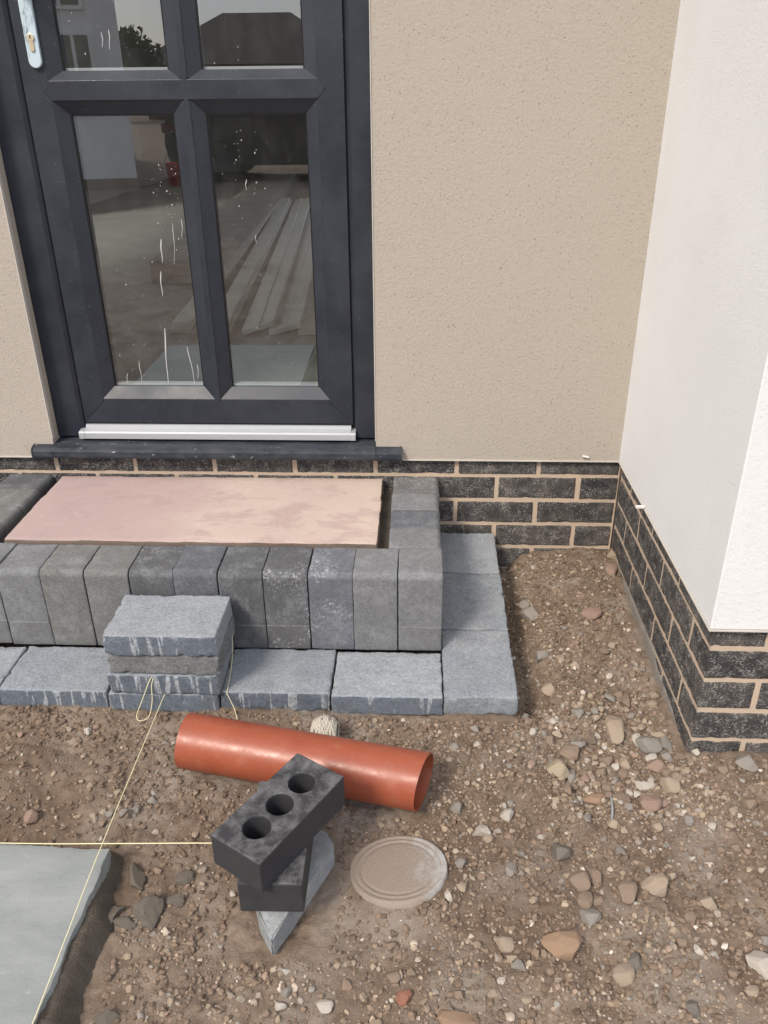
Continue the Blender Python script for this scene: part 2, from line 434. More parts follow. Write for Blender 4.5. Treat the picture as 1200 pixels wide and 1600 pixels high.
M['glass'] = m_glass('double_glazing')
def mk():
    a = NT('dried_splash', .7, .2); return a.done((.50, .50, .48))
M['splash'] = mk()

def mk():
    a = NT('pink_riven_sandstone', .85, .22); v = a.tc.outputs['Object']; s = a.map(v, (1, 2.0, 1))
    n = a.noise(s, 2.6, 5, .6); f = a.noise(v, 330, 5, .8); m = a.noise(s, 7, 6, .68, .3)
    x = a.sep(v)[0]; gx = a.math('ADD', a.math('MULTIPLY', x, 1.05), a.math('MULTIPLY', n, .62))
    c = a.ramp(gx, [(-.0, (.415, .31, .292)), (.22, (.455, .345, .318)), (.40, (.53, .43, .37)), (.55, (.50, .395, .345)), (.75, (.53, .43, .365))])
    c = a.mix(a.math('MULTIPLY', a.ramp(m, [(.52, 0), (.60, 1)]), .55), c, (.37, .27, .258))
    scr = a.math('ABSOLUTE', a.math('SUBTRACT', a.noise(a.map(v, (1, 1.4, 1), rot=(0, 0, .9)), 7, 3, .5, .6), .5)); scm = a.ramp(a.noise(v, 8, 3, .6), [(.54, 0), (.60, 1)])
    c = a.mix(a.math('MULTIPLY', a.ramp(scr, [(.0, 1), (.010, 0)]), a.math('MULTIPLY', scm, .22)), c, (.70, .64, .61))
    c = a.mix(a.math('MULTIPLY', a.ramp(a.noise(a.map(v, (1, 2.6, 1), rot=(0, 0, .25)), 24, 6, .8, .4), [(.62, 0), (.70, 1)]), .5), c, (.68, .60, .57))
    c = a.mix(a.math('MULTIPLY', a.ramp(f, [(.35, 1), (.6, 0)]), .4), c, (.32, .245, .23))
    c = a.mix(a.math('MULTIPLY', a.ramp(a.noise(v, 45, 6, .8), [(.58, 0), (.70, 1)]), .25), c, (.30, .24, .21))
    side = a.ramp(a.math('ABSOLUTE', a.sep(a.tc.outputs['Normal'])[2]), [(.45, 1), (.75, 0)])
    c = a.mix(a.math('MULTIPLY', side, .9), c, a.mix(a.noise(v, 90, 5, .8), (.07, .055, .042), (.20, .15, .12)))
    return a.done(c, None, a.bump(a.math('ADD', a.math('MULTIPLY', a.noise(s, 30, 6, .75), 1.0), a.math('MULTIPLY', f, .4)), .5, .0014))
M['sandstone'] = mk()
def mk():
    a = NT('grey_riven_sandstone', .85, .25); v = a.tc.outputs['Object']; s = a.map(v, (1, 2.5, 1), rot=(0, 0, .35))
    n = a.noise(s, 5, 5, .65, .3); f = a.noise(v, 330, 5, .8); m = a.noise(s, 22, 6, .78, .4)
    c = a.ramp(n, [(.25, (.20, .215, .21)), (.5, (.255, .27, .263)), (.75, (.315, .33, .32))])
    c = a.mix(a.math('MULTIPLY', a.ramp(m, [(.60, 0), (.70, 1)]), .45), c, (.44, .46, .455))
    c = a.mix(a.math('MULTIPLY', a.ramp(a.noise(v, 140, 4, .7), [(.66, 0), (.72, 1)]), .5), c, (.10, .105, .10))
    return a.done(c, None, a.bump(a.math('ADD', a.math('MULTIPLY', m, 1.2), a.math('MULTIPLY', f, .5)), .5, .0022))
M['greystone'] = mk()

def mk():
    a = NT('loose_brown_soil', .97, .08); v = a.pos(); big = a.noise(v, 3.1, 5, .6, .5); mid = a.noise(v, 21, 7, .75); f = a.noise(v, 190, 5, .8); gr = a.noise(v, 520, 2, .6)
    c = a.ramp(mid, [(.22, (.085, .058, .040)), (.40, (.190, .140, .104)), (.57, (.275, .212, .162)), (.76, (.375, .302, .243))])
    c = a.mix(a.ramp(big, [(.45, 0), (.62, .7)]), c, a.mix(f, (.105, .070, .048), (.19, .133, .094)))
    c = a.mix(a.ramp(a.noise(v, 5.3, 4, .6), [(.50, 0), (.66, .7)]), c, a.mix(f, (.24, .20, .165), (.36, .31, .265)))
    c = a.mix(a.math('MULTIPLY', a.ramp(gr, [(.64, 0), (.72, 1)]), .42), c, (.40, .35, .29))
    c = a.mix(a.math('MULTIPLY', a.ramp(f, [(.25, 1), (.42, 0)]), .45), c, (.05, .034, .024))
    h = a.math('ADD', a.math('MULTIPLY', f, 1.0), a.math('MULTIPLY', gr, .35))
    return a.done(c, None, a.bump(h, .9, .005))
M['soil'] = mk()
def mk():
    a = NT('pebbles', .9, .2); at = a.n('ShaderNodeAttribute'); at.attribute_name = 'tint'; v = a.pos(); f = a.noise(v, 350, 3, .6)
    c = a.mix(1.0, at.outputs['Color'], a.mix(f, (.78, .76, .74), (1.38, 1.38, 1.38)), 'MULTIPLY')
    c = a.mix(a.math('MULTIPLY', a.ramp(a.noise(v, 70, 3, .6), [(.36, 0), (.62, 1)]), .62), c, (.21, .155, .115))
    return a.done(c, None, a.bump(f, .6, .0012))
M['pebble'] = mk()
def m_stone(name, c0, c1):
    a = NT('stone_' + name, .88, .22); v = a.obj(41); n = a.noise(v, 40, 5, .65, .6); f = a.noise(v, 260, 3, .65); b = a.noise(v, 95, 4, .65)
    c = a.mix(a.ramp(n, [(.3, 0), (.7, 1)]), tuple(x * 1.16 for x in c0), tuple(x * 1.18 for x in c1))
    c = a.mix(a.math('MULTIPLY', a.ramp(b, [(.42, 0), (.64, 1)]), .66), c, (.23, .175, .132))
    c = a.mix(a.math('MULTIPLY', f, .25), c, (.10, .08, .065))
    return a.done(c, None, a.bump(a.math('ADD', f, n), .6, .002))
TONE = {'y': ('yellowish', (.34, .275, .18), (.44, .37, .265)), 'p': ('pinkish brown', (.26, .17, .13), (.36, .25, .20)), 't': ('tan', (.32, .25, .185), (.44, .355, .27)),
        'g': ('grey', (.20, .185, .165), (.33, .31, .285)), 'w': ('cream white', (.45, .40, .34), (.62, .575, .51)), 'b': ('brown', (.20, .145, .105), (.29, .22, .165)),
        'o': ('orange brown', (.29, .18, .11), (.37, .25, .165)), 'd': ('dark grey', (.11, .10, .09), (.17, .155, .14)), 'r': ('brick red', (.26, .10, .065), (.34, .14, .09))}
for k, (nm, c0, c1) in TONE.items(): M['st_' + k] = m_stone(nm.replace(' ', '_'), c0, c1)
def mk():
    a = NT('mortar_clod', .95, .1); v = a.obj(11); n = a.noise(v, 70, 5, .7); return a.done(a.mix(n, (.17, .142, .115), (.31, .27, .225)), None, a.bump(n, .9, .004))
M['clod'] = mk()
def mk():
    a = NT('orange_drain_plastic', .33, .45); v = a.obj(0); sm = a.noise(a.map(v, (.6, 1, 1)), 18, 5, .65); sc = a.noise(a.map(v, (1, 1, 1)), 130, 4, .7); d2 = a.noise(v, 45, 5, .75)
    c = a.mix(a.ramp(sm, [(.30, 0), (.70, 1)]), (.255, .061, .030), (.315, .082, .042))
    c = a.mix(a.math('MULTIPLY', a.ramp(d2, [(.54, 0), (.76, 1)]), .35), c, (.36, .19, .13))
    c = a.mix(a.math('MULTIPLY', a.ramp(sc, [(.70, 0), (.76, 1)]), .6), c, (.60, .42, .34))
    return a.done(c, a.ramp(d2, [(.3, .27), (.75, .52)]), a.bump(sc, .15, .0006))
M['pipe'] = mk()
def mk():
    a = NT('smooth_blue_brick', .62, .35); v = a.obj(13); n = a.noise(v, 45, 5, .65); f = a.noise(v, 300, 3, .6)
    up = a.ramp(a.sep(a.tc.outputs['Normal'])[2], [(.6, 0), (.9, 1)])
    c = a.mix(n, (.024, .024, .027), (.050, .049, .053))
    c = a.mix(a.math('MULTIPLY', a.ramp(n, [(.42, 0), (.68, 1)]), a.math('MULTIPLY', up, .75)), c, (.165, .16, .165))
    c = a.mix(a.math('MULTIPLY', a.ramp(f, [(.68, 0), (.76, 1)]), .3), c, (.30, .28, .26))
    return a.done(c, None, a.bump(a.math('ADD', f, a.math('MULTIPLY', n, .7)), .5, .001))
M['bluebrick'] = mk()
def mk():
    a = NT('yellow_string', .85, .2); v = a.obj(0); return a.done(a.mix(a.noise(v, 900, 2), (.60, .54, .30), (.80, .74, .50)))
M['string'] = mk()
def mk():
    a = NT('off_white_twine', .9, .15); v = a.obj(0); return a.done(a.mix(a.noise(v, 300, 3), (.32, .29, .24), (.62, .57, .49)))
M['twine'] = mk()
def mk():
    a = NT('dusty_grey_cap', .7, .3); v = a.tc.outputs['Object']; n = a.noise(v, 26, 5, .65); f = a.noise(v, 260, 3, .65)
    x = a.sep(v); g = a.math('ADD', a.math('ADD', a.math('MULTIPLY', x[0], 5.2), a.math('MULTIPLY', x[1], 1.2)), a.math('MULTIPLY', a.math('SUBTRACT', a.noise(v, 40, 6, .8), .5), 1.1))
    cov = a.ramp(g, [(.16, .95), (.52, .10)])
    c = a.mix(n, (.36, .36, .36), (.50, .495, .49)); c = a.mix(cov, c, a.mix(f, (.20, .155, .12), (.33, .27, .22)))
    return a.done(c, None, a.bump(a.math('ADD', f, n), .6, .0025))
M['cap'] = mk()
def mk():
    a = NT('grey_cable', .5, .4); return a.done((.27, .28, .29))
M['cable'] = mk()
def m_plain(name, c, rough=.8, var=.15, scale=12):
    a = NT(name, rough, .3); v = a.obj(5); n = a.noise(v, scale, 4, .6)
    return a.done(a.mix(n, tuple(x * (1 - var) for x in c), tuple(x * (1 + var) for x in c)))

# ================================================================== GROUND
G0 = -0.262
def gbase(x, y):
    """broad shape of the soil, metres"""
    x = np.asarray(x, float); y = np.asarray(y, float)
    h = np.full(x.shape, G0)
    # trench between the paver step and the pier, rising to the back wall
    tr = sstep(-.36, -.31, x) * sstep(-.80, -.66, y)
    side = -.258 + .030 * sstep(-.55, -.05, y)
    h = h * (1 - tr) + side * tr
    h -= .060 * np.exp(-((x + .300) / .036) ** 2) * sstep(-.74, -.60, y)          # dug out beside the pavers
    h -= .032 * np.exp(-(((x + .17) / .12) ** 2 + ((y + .79) / .085) ** 2))        # stony hollow at the trench mouth
    h -= .012 * np.exp(-(((x + .10) / .10) ** 2 + ((y + .62) / .10) ** 2))
    h += .012 * np.exp(-(((x + .385) / .09) ** 2 + ((y + .86) / .07) ** 2))         # bank left of the hollow
    h -= .016 * np.exp(-(((x + .27) / .035) ** 2 + ((y + 1.31) / .09) ** 2))
    h -= .014 * np.exp(-((x + .225 + .30 * (y + .90)) / .03) ** 2) * sstep(-1.10, -.95, y) * sstep(-.80, -.88, y)
    h += .006 * sstep(.0, .3, x) * sstep(-1.0, -.8, y)
    h += .006 * np.exp(-((y + .72) / .03) ** 2) * sstep(-.3, -.45, x)              # crumbs against the step
    h -= .012 * np.exp(-(((x + 1.35) / .30) ** 2 + ((y + 1.04) / .035) ** 2))      # dip behind the grey slab
    return h

def hfun(x, y):
    x = np.asarray(x, float).ravel(); y = np.asarray(y, float).ravel()
    h = gbase(x, y); P = np.stack([x, y, np.zeros_like(x)], 1)
    near = np.exp(-((x + .6) ** 2 + (y + .9) ** 2) / 60.0)
    h = h + .012 * vnoise(P * 3.7, 1) * (.3 + .7 * near) + .007 * vnoise(P * 11 + 3, 2)
    c = fbm(P * 26 + 9, 3, 3); h = h + .0065 * (np.abs(c) * 1.8 - .4) * (.55 + .6 * sstep(-.3, .4, vnoise(P * 5 + 40, 23)))
    c2 = fbm(P * np.array([60, 85, 1]) + 5, 3, 7); h = h + .0040 * c2
    h = h + .0022 * (1 - np.abs(vnoise(P * 130, 11))) - .0011
    h = h + .0009 * vnoise(P * 300, 13)
    # disc cap bed and pipe bed kept smooth
    for (cx, cy, r) in ((-.585, -1.083, .125),):
        w = np.exp(-(((x - cx) ** 2 + (y - cy) ** 2) / r ** 2) ** 3); h = h * (1 - w) + (G0 + .0005 - .2035 * (y + 1.088) + .0699 * (x + .585) + .0040 * sstep(.02, -.08, x + .585) + .30 * (h - gbase(x, y))) * w
    return h

def lines(a, b, step, far, g=1.22):
    L = list(np.arange(a, b + 1e-9, step)); s = step; x = a; left = []
    while x > -far: s = s * g; x -= s; left.append(x)
    s = step; x = L[-1]; right = []
    while x < far: s = s * g; x += s; right.append(x)
    return np.array(left[::-1] + L + right)
gx = lines(-1.72, .42, .0042, 160); gy = lines(-1.50, .012, .0042, 160)
GX, GY = np.meshgrid(gx, gy); gz = hfun(GX.ravel(), GY.ravel())
Vg = np.stack([GX.ravel(), GY.ravel(), gz], 1); nxg, nyg = len(gx), len(gy)
ii, jj = np.meshgrid(np.arange(nxg - 1), np.arange(nyg - 1)); b = (jj * nxg + ii).ravel()
ground = link('ground', fast_mesh('ground', Vg, np.stack([b, b + 1, b + 1 + nxg, b + nxg], 1)), M['soil'])
tag(ground, kind='structure')

# ================================================================== HOUSE WALL (back wall of the recess)
REND_Y = -.012; REND_Z = .052; WALL_TOP = 2.75
OPEN_L, OPEN_R, OPEN_T = -1.566, -.672, 2.16
house = empty('house_wall', (-1.2, 0, -.3))
tag(house, 'beige textured render house wall above a dark brick plinth, holding the front door', 'wall')
def under(o, parent):
    o.parent = parent; o.matrix_parent_inverse = Matrix.Translation(-Vector(parent.location)) if parent.type == 'EMPTY' else Matrix.Identity(4)
    return o
bm = bmesh.new()
XL = -5.2
SILL_L, SILL_R = -1.620, -.602
bm_box(bm, XL, OPEN_L, REND_Y, .25, REND_Z, WALL_TOP)
bm_box(bm, OPEN_R, .0, REND_Y, .25, REND_Z, WALL_TOP)
bm_box(bm, OPEN_L, OPEN_R, REND_Y, .25, OPEN_T, WALL_TOP)
under(link('render_coat', mesh_bm('render_coat', bm), M['render']), house)
# thin white stop bead along the bottom edge and the door opening
bead = m_plain('bead_plastic', (.52, .49, .44), .6)
for nm, a in (('stop_bead', (XL, SILL_L - .002, REND_Y - .003, .10, REND_Z - .003, REND_Z)), ('stop_bead', (SILL_R + .002, -.013, REND_Y - .003, .10, REND_Z - .003, REND_Z)),
              ('corner_bead', (OPEN_L, OPEN_L + .002, REND_Y - .002, .0, .105, OPEN_T)), ('corner_bead', (OPEN_R - .002, OPEN_R, REND_Y - .002, .0, .105, OPEN_T))):
    under(link(nm, box_me(nm, *a), bead), house)
BR = {}
def brick_me(L, W, seed):
    key = (round(L, 4), round(W, 4), seed % 4)
    if key not in BR:
        BR[key] = rough_block('brick', L - .002, W, .0640, .0065, .0022, .0005, .0016, seed % 4 + 3)
        BR[key].materials.append(M['brick'])
    return BR[key]
bi = 0
def put_brick(cx, cy, z, L, W, rz, parent, dz=0):
    global bi
    bi += 1
    j = rng.normal(0, 1, 4)
    o = link('brick', brick_me(L, W, bi), None, None, (cx + j[0] * .0006, cy + j[1] * .0006, z + j[2] * .0006), (0, 0, rz + (math.pi if bi % 2 else 0) + j[3] * .003))
    return under(o, parent)
for k in range(5):                                     # courses downward from the render
    z0 = .005 - .075 * k
    off = 0.0 if k % 2 == 0 else -.1125
    n = 0
    if k % 2 == 1: put_brick(-.0565, .0513, z0, .102, .1025, 0, house)
    while True:
        c = off - .1125 - .225 * n; n += 1
        if c < -2.5: break
        L = .215
        if c < -.66 and k >= 2: continue               # buried behind the step
        put_brick(c, .0513, z0, L, .1025, 0, house)
under(link('mortar', box_me('mortar', XL, -.002, .0024, .09, -.40, .07), M['mortar']), house)
under(link('plinth_core', box_me('plinth_core', XL, -2.52, -.0005, .004, -.40, .07), M['brick']), house)

# ================================================================== PIER (projecting wall on the right)
PY = -.785
pier = empty('pier_wall', (.3, -.4, -.3))
tag(pier, 'projecting pale cream render wall on the right above dark brick plinth', 'wall')
under(link('render_coat', box_me('render_coat', -.012, 2.4, PY - .012, .24, REND_Z, WALL_TOP, .002, 1), M['render_pier']), pier)
bm = bmesh.new(); bm_box(bm, -.0145, 2.4, PY - .0145, .0, REND_Z - .003, REND_Z - .0005)
under(link('stop_bead', mesh_bm('stop_bead', bm), bead), pier)
for k in range(5):
    z0 = .005 - .075 * k
    if k % 2 == 0:   # stretcher along the side, header in front
        for n in range(4):
            a = PY + .225 * n; L = min(.215, -.004 - a)
            if L < .03: continue
            put_brick(.0513, a + L / 2, z0, L, .1025, math.pi / 2, pier)
        xs = [(.1125 + .225 * n, .215) for n in range(3)]
    else:
        a = PY + .1075 + .005
        for n in range(3):
            L = .215
            put_brick(.0513, a + .225 * n + L / 2, z0, L, .1025, math.pi / 2, pier)
        xs = [(.0, .215)] + [(.225 * (n + 1), .215) for n in range(2)]
    for x0, L in xs:
        put_brick(x0 + L / 2, PY + .0513, z0, L, .1025, 0, pier)
under(link('mortar', box_me('mortar', .0024, .8, PY + .0024, -.001, -.40, .07), M['mortar']), pier)
under(link('plinth_core', box_me('plinth_core', .79, 2.4, PY + .001, -.002, -.40, .071), M['brick']), pier)
# cement smeared along the foot of the plinth
n = 90; ys = np.linspace(PY + .02, -.01, n); top = -.236 - .014 * fbm(np.stack([ys * 9, ys * 0, ys * 0], 1), 3, 4) - .03 * sstep(-.45, -.75, ys)
V = []; F = []
for i in range(n):
    w = .003 + .003 * vnoise(np.array([[ys[i] * 40, 0, 0]]), 6)[0]
    V += [(.003, ys[i], top[i] + .012), (-w * .5, ys[i], top[i]), (-w - .003, ys[i], top[i] - .03), (-.008, ys[i], -.32), (.003, ys[i], -.32)]
for i in range(n - 1):
    for s in range(5): F.append((i * 5 + s, i * 5 + (s + 1) % 5, (i + 1) * 5 + (s + 1) % 5, (i + 1) * 5 + s))
F += [(4, 3, 2, 1, 0), tuple((n - 1) * 5 + s for s in range(5))]
under(link('cement_smear', mesh_np('cement_smear', V, F, True), M['cement']), pier)
# weep vents
o = link('weep_vent', box_me('weep_vent', -.034, -.013, -.004, .004, -.0035, .0035, .0015), M['whiteplastic'], None, (0, -.297, .0555)); under(o, pier)
o = link('weep_vent', box_me('weep_vent', -.009, .009, -.020, -.0135, -.0025, .0025, .0015), M['whiteplastic'], None, (-.104, 0, .0655), (0, .25, 0)); under(o, house)

# ================================================================== FRONT DOOR
door = empty('front_door', (-1.115, .06, .095))
tag(door, 'anthracite glazed front door with four panes and dark sill', 'door')
def dpart(name, me, mat, parent=None):
    o = link(name, me, mat)
    if parent is None: return under(o, door)
    o.parent = parent; o.matrix_parent_inverse = parent.matrix_parent_inverse.copy() if False else Matrix.Identity(4)
    return o
FY = .028; SY = .033            # frame face, leaf face
FB = .098
bm = bmesh.new()
# jambs with a stepped edge
jl = [(OPEN_L + .001, FY), (-1.497, FY), (-1.4875, FY + .010), (-1.4875, .12), (OPEN_L + .001, .12)]
jr = [(OPEN_R - .001, FY), (-.723, FY), (-.7325, FY + .010), (-.7325, .12), (OPEN_R - .001, .12)]
dpart('jamb', prism_me('jamb', jl, 'z', FB, OPEN_T - .001), M['upvc'])
dpart('jamb', prism_me('jamb', jr, 'z', FB, OPEN_T - .001), M['upvc'])
dpart('head', box_me('head', -1.487, -.733, FY, .12, 2.09, OPEN_T - .001, .003), M['upvc'])
for a in ((-1.4872, -1.4842, .040, .11, FB + .03, 2.0895), (-.7358, -.7328, .040, .11, FB + .03, 2.0895), (-1.4842, -.7358, .040, .11, 2.0865, 2.0895), (-1.4842, -.7358, .0345, .11, .1325, .1365)):
    dpart('weather_seal', box_me('weather_seal', *a), M['rubber'])
LX0, LX1, LZ0, LZ1 = -1.484, -.736, .1367, 2.086
panes = [(-1.392, -1.143, .236, .906), (-1.067, -.828, .236, .906), (-1.392, -1.143, .998, 1.98), (-1.067, -.828, .998, 1.98)]
BV = .030                        # bead width
GYP = .058
# stiles and rails (flat faces), pieces butt with mitred beads between them
def quadprism(name, pts, y0=SY, y1=.10, bev=.0012):
    return dpart(name, prism_me(name, pts, 'y', y0, y1, bev), M['upvc'])
quadprism('stile', [(LX0, LZ0), (-1.392 - BV, LZ0 + (-1.392 - BV - LX0)), (-1.392 - BV, LZ1 - (-1.392 - BV - LX0)), (LX0, LZ1)])
quadprism('stile', [(LX1, LZ0), (-.828 + BV, LZ0 + (LX1 - (-.828 + BV))), (-.828 + BV, LZ1 - (LX1 - (-.828 + BV))), (LX1, LZ1)])
wl = -1.392 - BV - LX0; wr = LX1 - (-.828 + BV)
e = .0006
quadprism('bottom_rail', [(LX0 + e, LZ0), (LX1 - e, LZ0), (-.828 + BV - e, LZ0 + wr - e), (-.828 + BV - e, .236 - BV), (-1.392 - BV + e, .236 - BV), (-1.392 - BV + e, LZ0 + wl - e)], SY + .0004)
quadprism('top_rail', [(LX0 + e, LZ1), (LX1 - e, LZ1), (-.828 + BV - e, LZ1 - wr), (-.828 + BV - e, 1.98 + BV), (-1.392 - BV + e, 1.98 + BV), (-1.392 - BV + e, LZ1 - wl)], SY + .0004)
zb, zt = .906 + BV, .998 - BV + .010; zm = (zb + zt) / 2
quadprism('mid_rail', [(-1.392 - BV - .018, zm), (-1.392 - BV, zb), (-.828 + BV, zb), (-.828 + BV + .018, zm), (-.828 + BV, zt), (-1.392 - BV, zt)], SY - .0012)
xm0, xm1 = -1.143 + BV, -1.067 - BV; xm = (xm0 + xm1) / 2
quadprism('mullion', [(xm, .236 - BV - .008), (xm1, .236 - BV), (xm1, zb - .004), (xm, zb + .004), (xm0, zb - .004), (xm0, .236 - BV)], SY - .0018)
quadprism('mullion', [(xm, zt - .004), (xm1, zt + .004), (xm1, 1.98 + BV), (xm, 1.98 + BV + .008), (xm0, 1.98 + BV), (xm0, zt + .004)], SY - .0018)
for x0, x1, z0, z1 in panes:
    tb = BV if z0 < .5 else BV - .010
    bb = BV if z0 < .5 else BV - .010
    tb = BV
    o0 = (x0 - BV, x1 + BV, z0 - bb, z1 + tb); g = GYP - .006
    bm = bmesh.new()
    Q = lambda a, z, y: bm.verts.new((a, y, z))
    oc = [(o0[0], o0[2]), (o0[1], o0[2]), (o0[1], o0[3]), (o0[0], o0[3])]; ic = [(x0, z0), (x1, z0), (x1, z1), (x0, z1)]
    fl = .007
    oc2 = [(oc[i][0], oc[i][1]) for i in range(4)]
    A = [Q(*p, SY + .0002) for p in oc]; Bv = [Q(*p, g) for p in ic]; Cv = [Q(*p, GYP + .03) for p in ic]; D = [Q(*p, GYP + .03) for p in oc]
    for i in range(4):
        j = (i + 1) % 4
        bm.faces.new((A[i], A[j], Bv[j], Bv[i])); bm.faces.new((Bv[i], Bv[j], Cv[j], Cv[i])); bm.faces.new((D[j], D[i], Cv[i], Cv[j])); bm.faces.new((A[j], A[i], D[i], D[j]))
    dpart('glazing_bead', mesh_bm('glazing_bead', bm), M['upvc'])
    # black gasket line and pale spacer bar at the foot of the pane
    for a in ((x0, x0 + .003, g + .001, GYP, z0, z1), (x1 - .003, x1, g + .001, GYP, z0, z1), (x0 + .003, x1 - .003, g + .001, GYP, z1 - .003, z1)):
        dpart('gasket', box_me('gasket', *a), M['rubber'])
    dpart('spacer_bar', box_me('spacer_bar', x0 + .003, x1 - .003, GYP + .0035, GYP + .020, z0 - .004, z0 + .006), M['alu'])
    p = dpart('glass_pane', box_me('glass_pane', x0 - .008, x1 + .008, GYP, GYP + .024, z0 - .008, z1 + .008), M['glass'])
# dried drips and droplets on the panes
V = []; F = []
def blob(x, z, rx, rz, sides=8):
    y = GYP - .0002; b = len(V); V.append((x, y - min(rx, rz) * .35 - .0002, z))
    for s in range(sides):
        t = 2 * math.pi * s / sides; k = 1 + .25 * math.sin(3 * t + x * 900); V.append((x + rx * k * math.cos(t), y, z + rz * k * math.sin(t)))
    for s in range(sides): F.append((b, b + 1 + s, b + 1 + (s + 1) % sides))
def streak(x0, z0, x1, z1, w):
    n = 7; y = GYP - .0003; b = len(V)
    for i in range(n):
        t = i / (n - 1); ww = w * (.35 + .65 * math.sin(math.pi * min(1, t + .15)) + .2 * math.sin(9 * t)); x = x0 + (x1 - x0) * t + .0012 * math.sin(7 * t + x0 * 50)
        z = z0 + (z1 - z0) * t; V.extend([(x - ww, y, z), (x, y - ww * .4, z), (x + ww, y, z)])
    for i in range(n - 1):
        for s in (0, 1): F.append((b + i * 3 + s, b + i * 3 + s + 1, b + i * 3 + 4 + s, b + i * 3 + 3 + s))
for a in ((-1.235, .394, -1.245, .238, .0016), (-1.179, .345, -1.170, .24, .0010), (-1.316, .305, -1.317, .238, .0008), (-1.355, .27, -1.357, .238, .0007), (-1.157, .296, -1.159, .255, .0009),
          (-1.155, .67, -1.159, .622, .0008), (-1.178, .66, -1.186, .56, .0006), (-.985, .761, -.987, .737, .0009), (-1.214, .622, -1.218, .564, .0015), (-1.226, .542, -1.229, .479, .0014), (-.972, .632, -.972, .611, .0007),
          (-1.29, 1.075, -1.292, 1.045, .0012), (-1.273, 1.08, -1.276, 1.04, .0012)): streak(*a)
rr = random.Random(5)
for cx, cz, sx, sz, n in ((-1.18, .74, .03, .07, 46), (-.975, .82, .035, .07, 30), (-1.25, .58, .08, .10, 24), (-.93, .50, .07, .12, 16), (-1.30, .33, .05, .07, 20), (-.92, .30, .06, .05, 8), (-1.30, 1.10, .06, .04, 12), (-.96, 1.08, .08, .05, 10), (-.98, .69, .04, .04, 14)):
    for _ in range(n):
        x = rr.gauss(cx, sx); z = rr.gauss(cz, sz)
        if any(a + .004 < x < b - .004 and c + .004 < z < d - .004 for a, b, c, d in panes):
            r = rr.choice((.0005, .0006, .0007, .0009, .0014)); blob(x, z, r, r * rr.uniform(1, 1.8))
me = mesh_np('splashes', V, F); o = dpart('dried_splash', me, M['splash']); o['kind'] = 'stuff'
# threshold strip and projecting sill
th = [(.006, .0985), (.006, .1145), (.010, .118), (.026, .1245), (.028, .132), (.060, .132), (.060, .0985)]
dpart('threshold_strip', prism_me('threshold_strip', th, 'x', -1.482, -.742), M['alu'])
for x0, x1 in ((-1.497, -1.4822), (-.7418, -.729)):
    dpart('threshold_end', prism_me('threshold_end', [(p[0] - (.001 if p[0] < .05 else 0), min(p[1] + .0006, .120) if p[1] > .1 else p[1]) for p in th], 'x', x0, x1), M['alu'])
so = [(.10, .0975), (.10, .085), (-.020, .062), (-.028, .045), (-.052, .045), (-.0585, .049), (-.060, .056), (-.060, .070), (-.0575, .0765), (-.050, .0795), (-.0305, .083), (-.028, .0835)]
si = [(.10, .0975), (.10, .075), (-.0315, .055), (-.0315, .0835)]
dpart('sill', prism_me('sill', [(.10, .0972), (.10, .078), (.006, .066), (.002, .055), (-.031, .055), (-.037, .058), (-.0390, .063), (-.0390, .077), (-.037, .0825), (-.031, .0855), (-.014, .0885)], 'x', OPEN_L + .0015, OPEN_R - .0015), M['sill'])
for x0, x1 in ((SILL_L + .004, OPEN_L + .001), (OPEN_R - .001, SILL_R - .004)):
    dpart('sill_horn', prism_me('sill_horn', [(-.0125, .0890), (-.0125, .055), (-.031, .055), (-.037, .058), (-.0390, .063), (-.0390, .077), (-.037, .0825), (-.031, .0855)], 'x', x0, x1), M['sill'])
for x0, x1 in ((SILL_L, SILL_L + .0038), (SILL_R - .0038, SILL_R)):
    dpart('end_cap', prism_me('end_cap', [(-.0125, .0905), (-.0125, .0535), (-.032, .0535), (-.0385, .057), (-.0405, .063), (-.0405, .078), (-.0385, .0840), (-.031, .0870)], 'x', x0, x1), M['sill'])
# handle plate with lock cylinder
bm = bmesh.new(); pl = []
for i in range(13):
    t = math.pi + math.pi * i / 12; pl.append((-1.4425 + .0150 * math.cos(t), 1.018 + .0150 * math.sin(t)))
pl += [(-1.4275, 1.225), (-1.4575, 1.225)]
hp = dpart('handle_plate', prism_me('handle_plate', pl, 'y', SY - .009, SY + .001, .002), M['plate'])
def cyl_pts(cx, cz, r, n=20): return [(cx + r * math.cos(2 * math.pi * i / n), cz + r * math.sin(2 * math.pi * i / n)) for i in range(n)]
def sub(name, me, mat, par):
    o = link(name, me, mat); o.parent = par; return o
sub('lock_cylinder', prism_me('lock_cylinder', cyl_pts(-1.4425, 1.064, .0085), 'y', SY - .013, SY - .004, .0008), M['brass'], hp)
sub('lock_body', prism_me('lock_body', [(-1.4475, 1.058), (-1.4375, 1.058), (-1.4375, 1.040), (-1.4395, 1.0365), (-1.4455, 1.0365), (-1.4475, 1.040)], 'y', SY - .0125, SY - .004, .0008), M['brass'], hp)
sub('keyhole', prism_me('keyhole', [(-1.4435, 1.0685), (-1.4415, 1.0685), (-1.4413, 1.062), (-1.4437, 1.062)], 'y', SY - .0134, SY - .010), M['rubber'], hp)
sub('handle_spindle', prism_me('handle_spindle', cyl_pts(-1.4425, 1.165, .012), 'y', SY - .040, SY - .006, .001), M['rubber'], hp)
sub('lever', box_me('lever', -1.450, -1.330, SY - .052, SY - .038, 1.155, 1.175, .005), M['rubber'], hp)

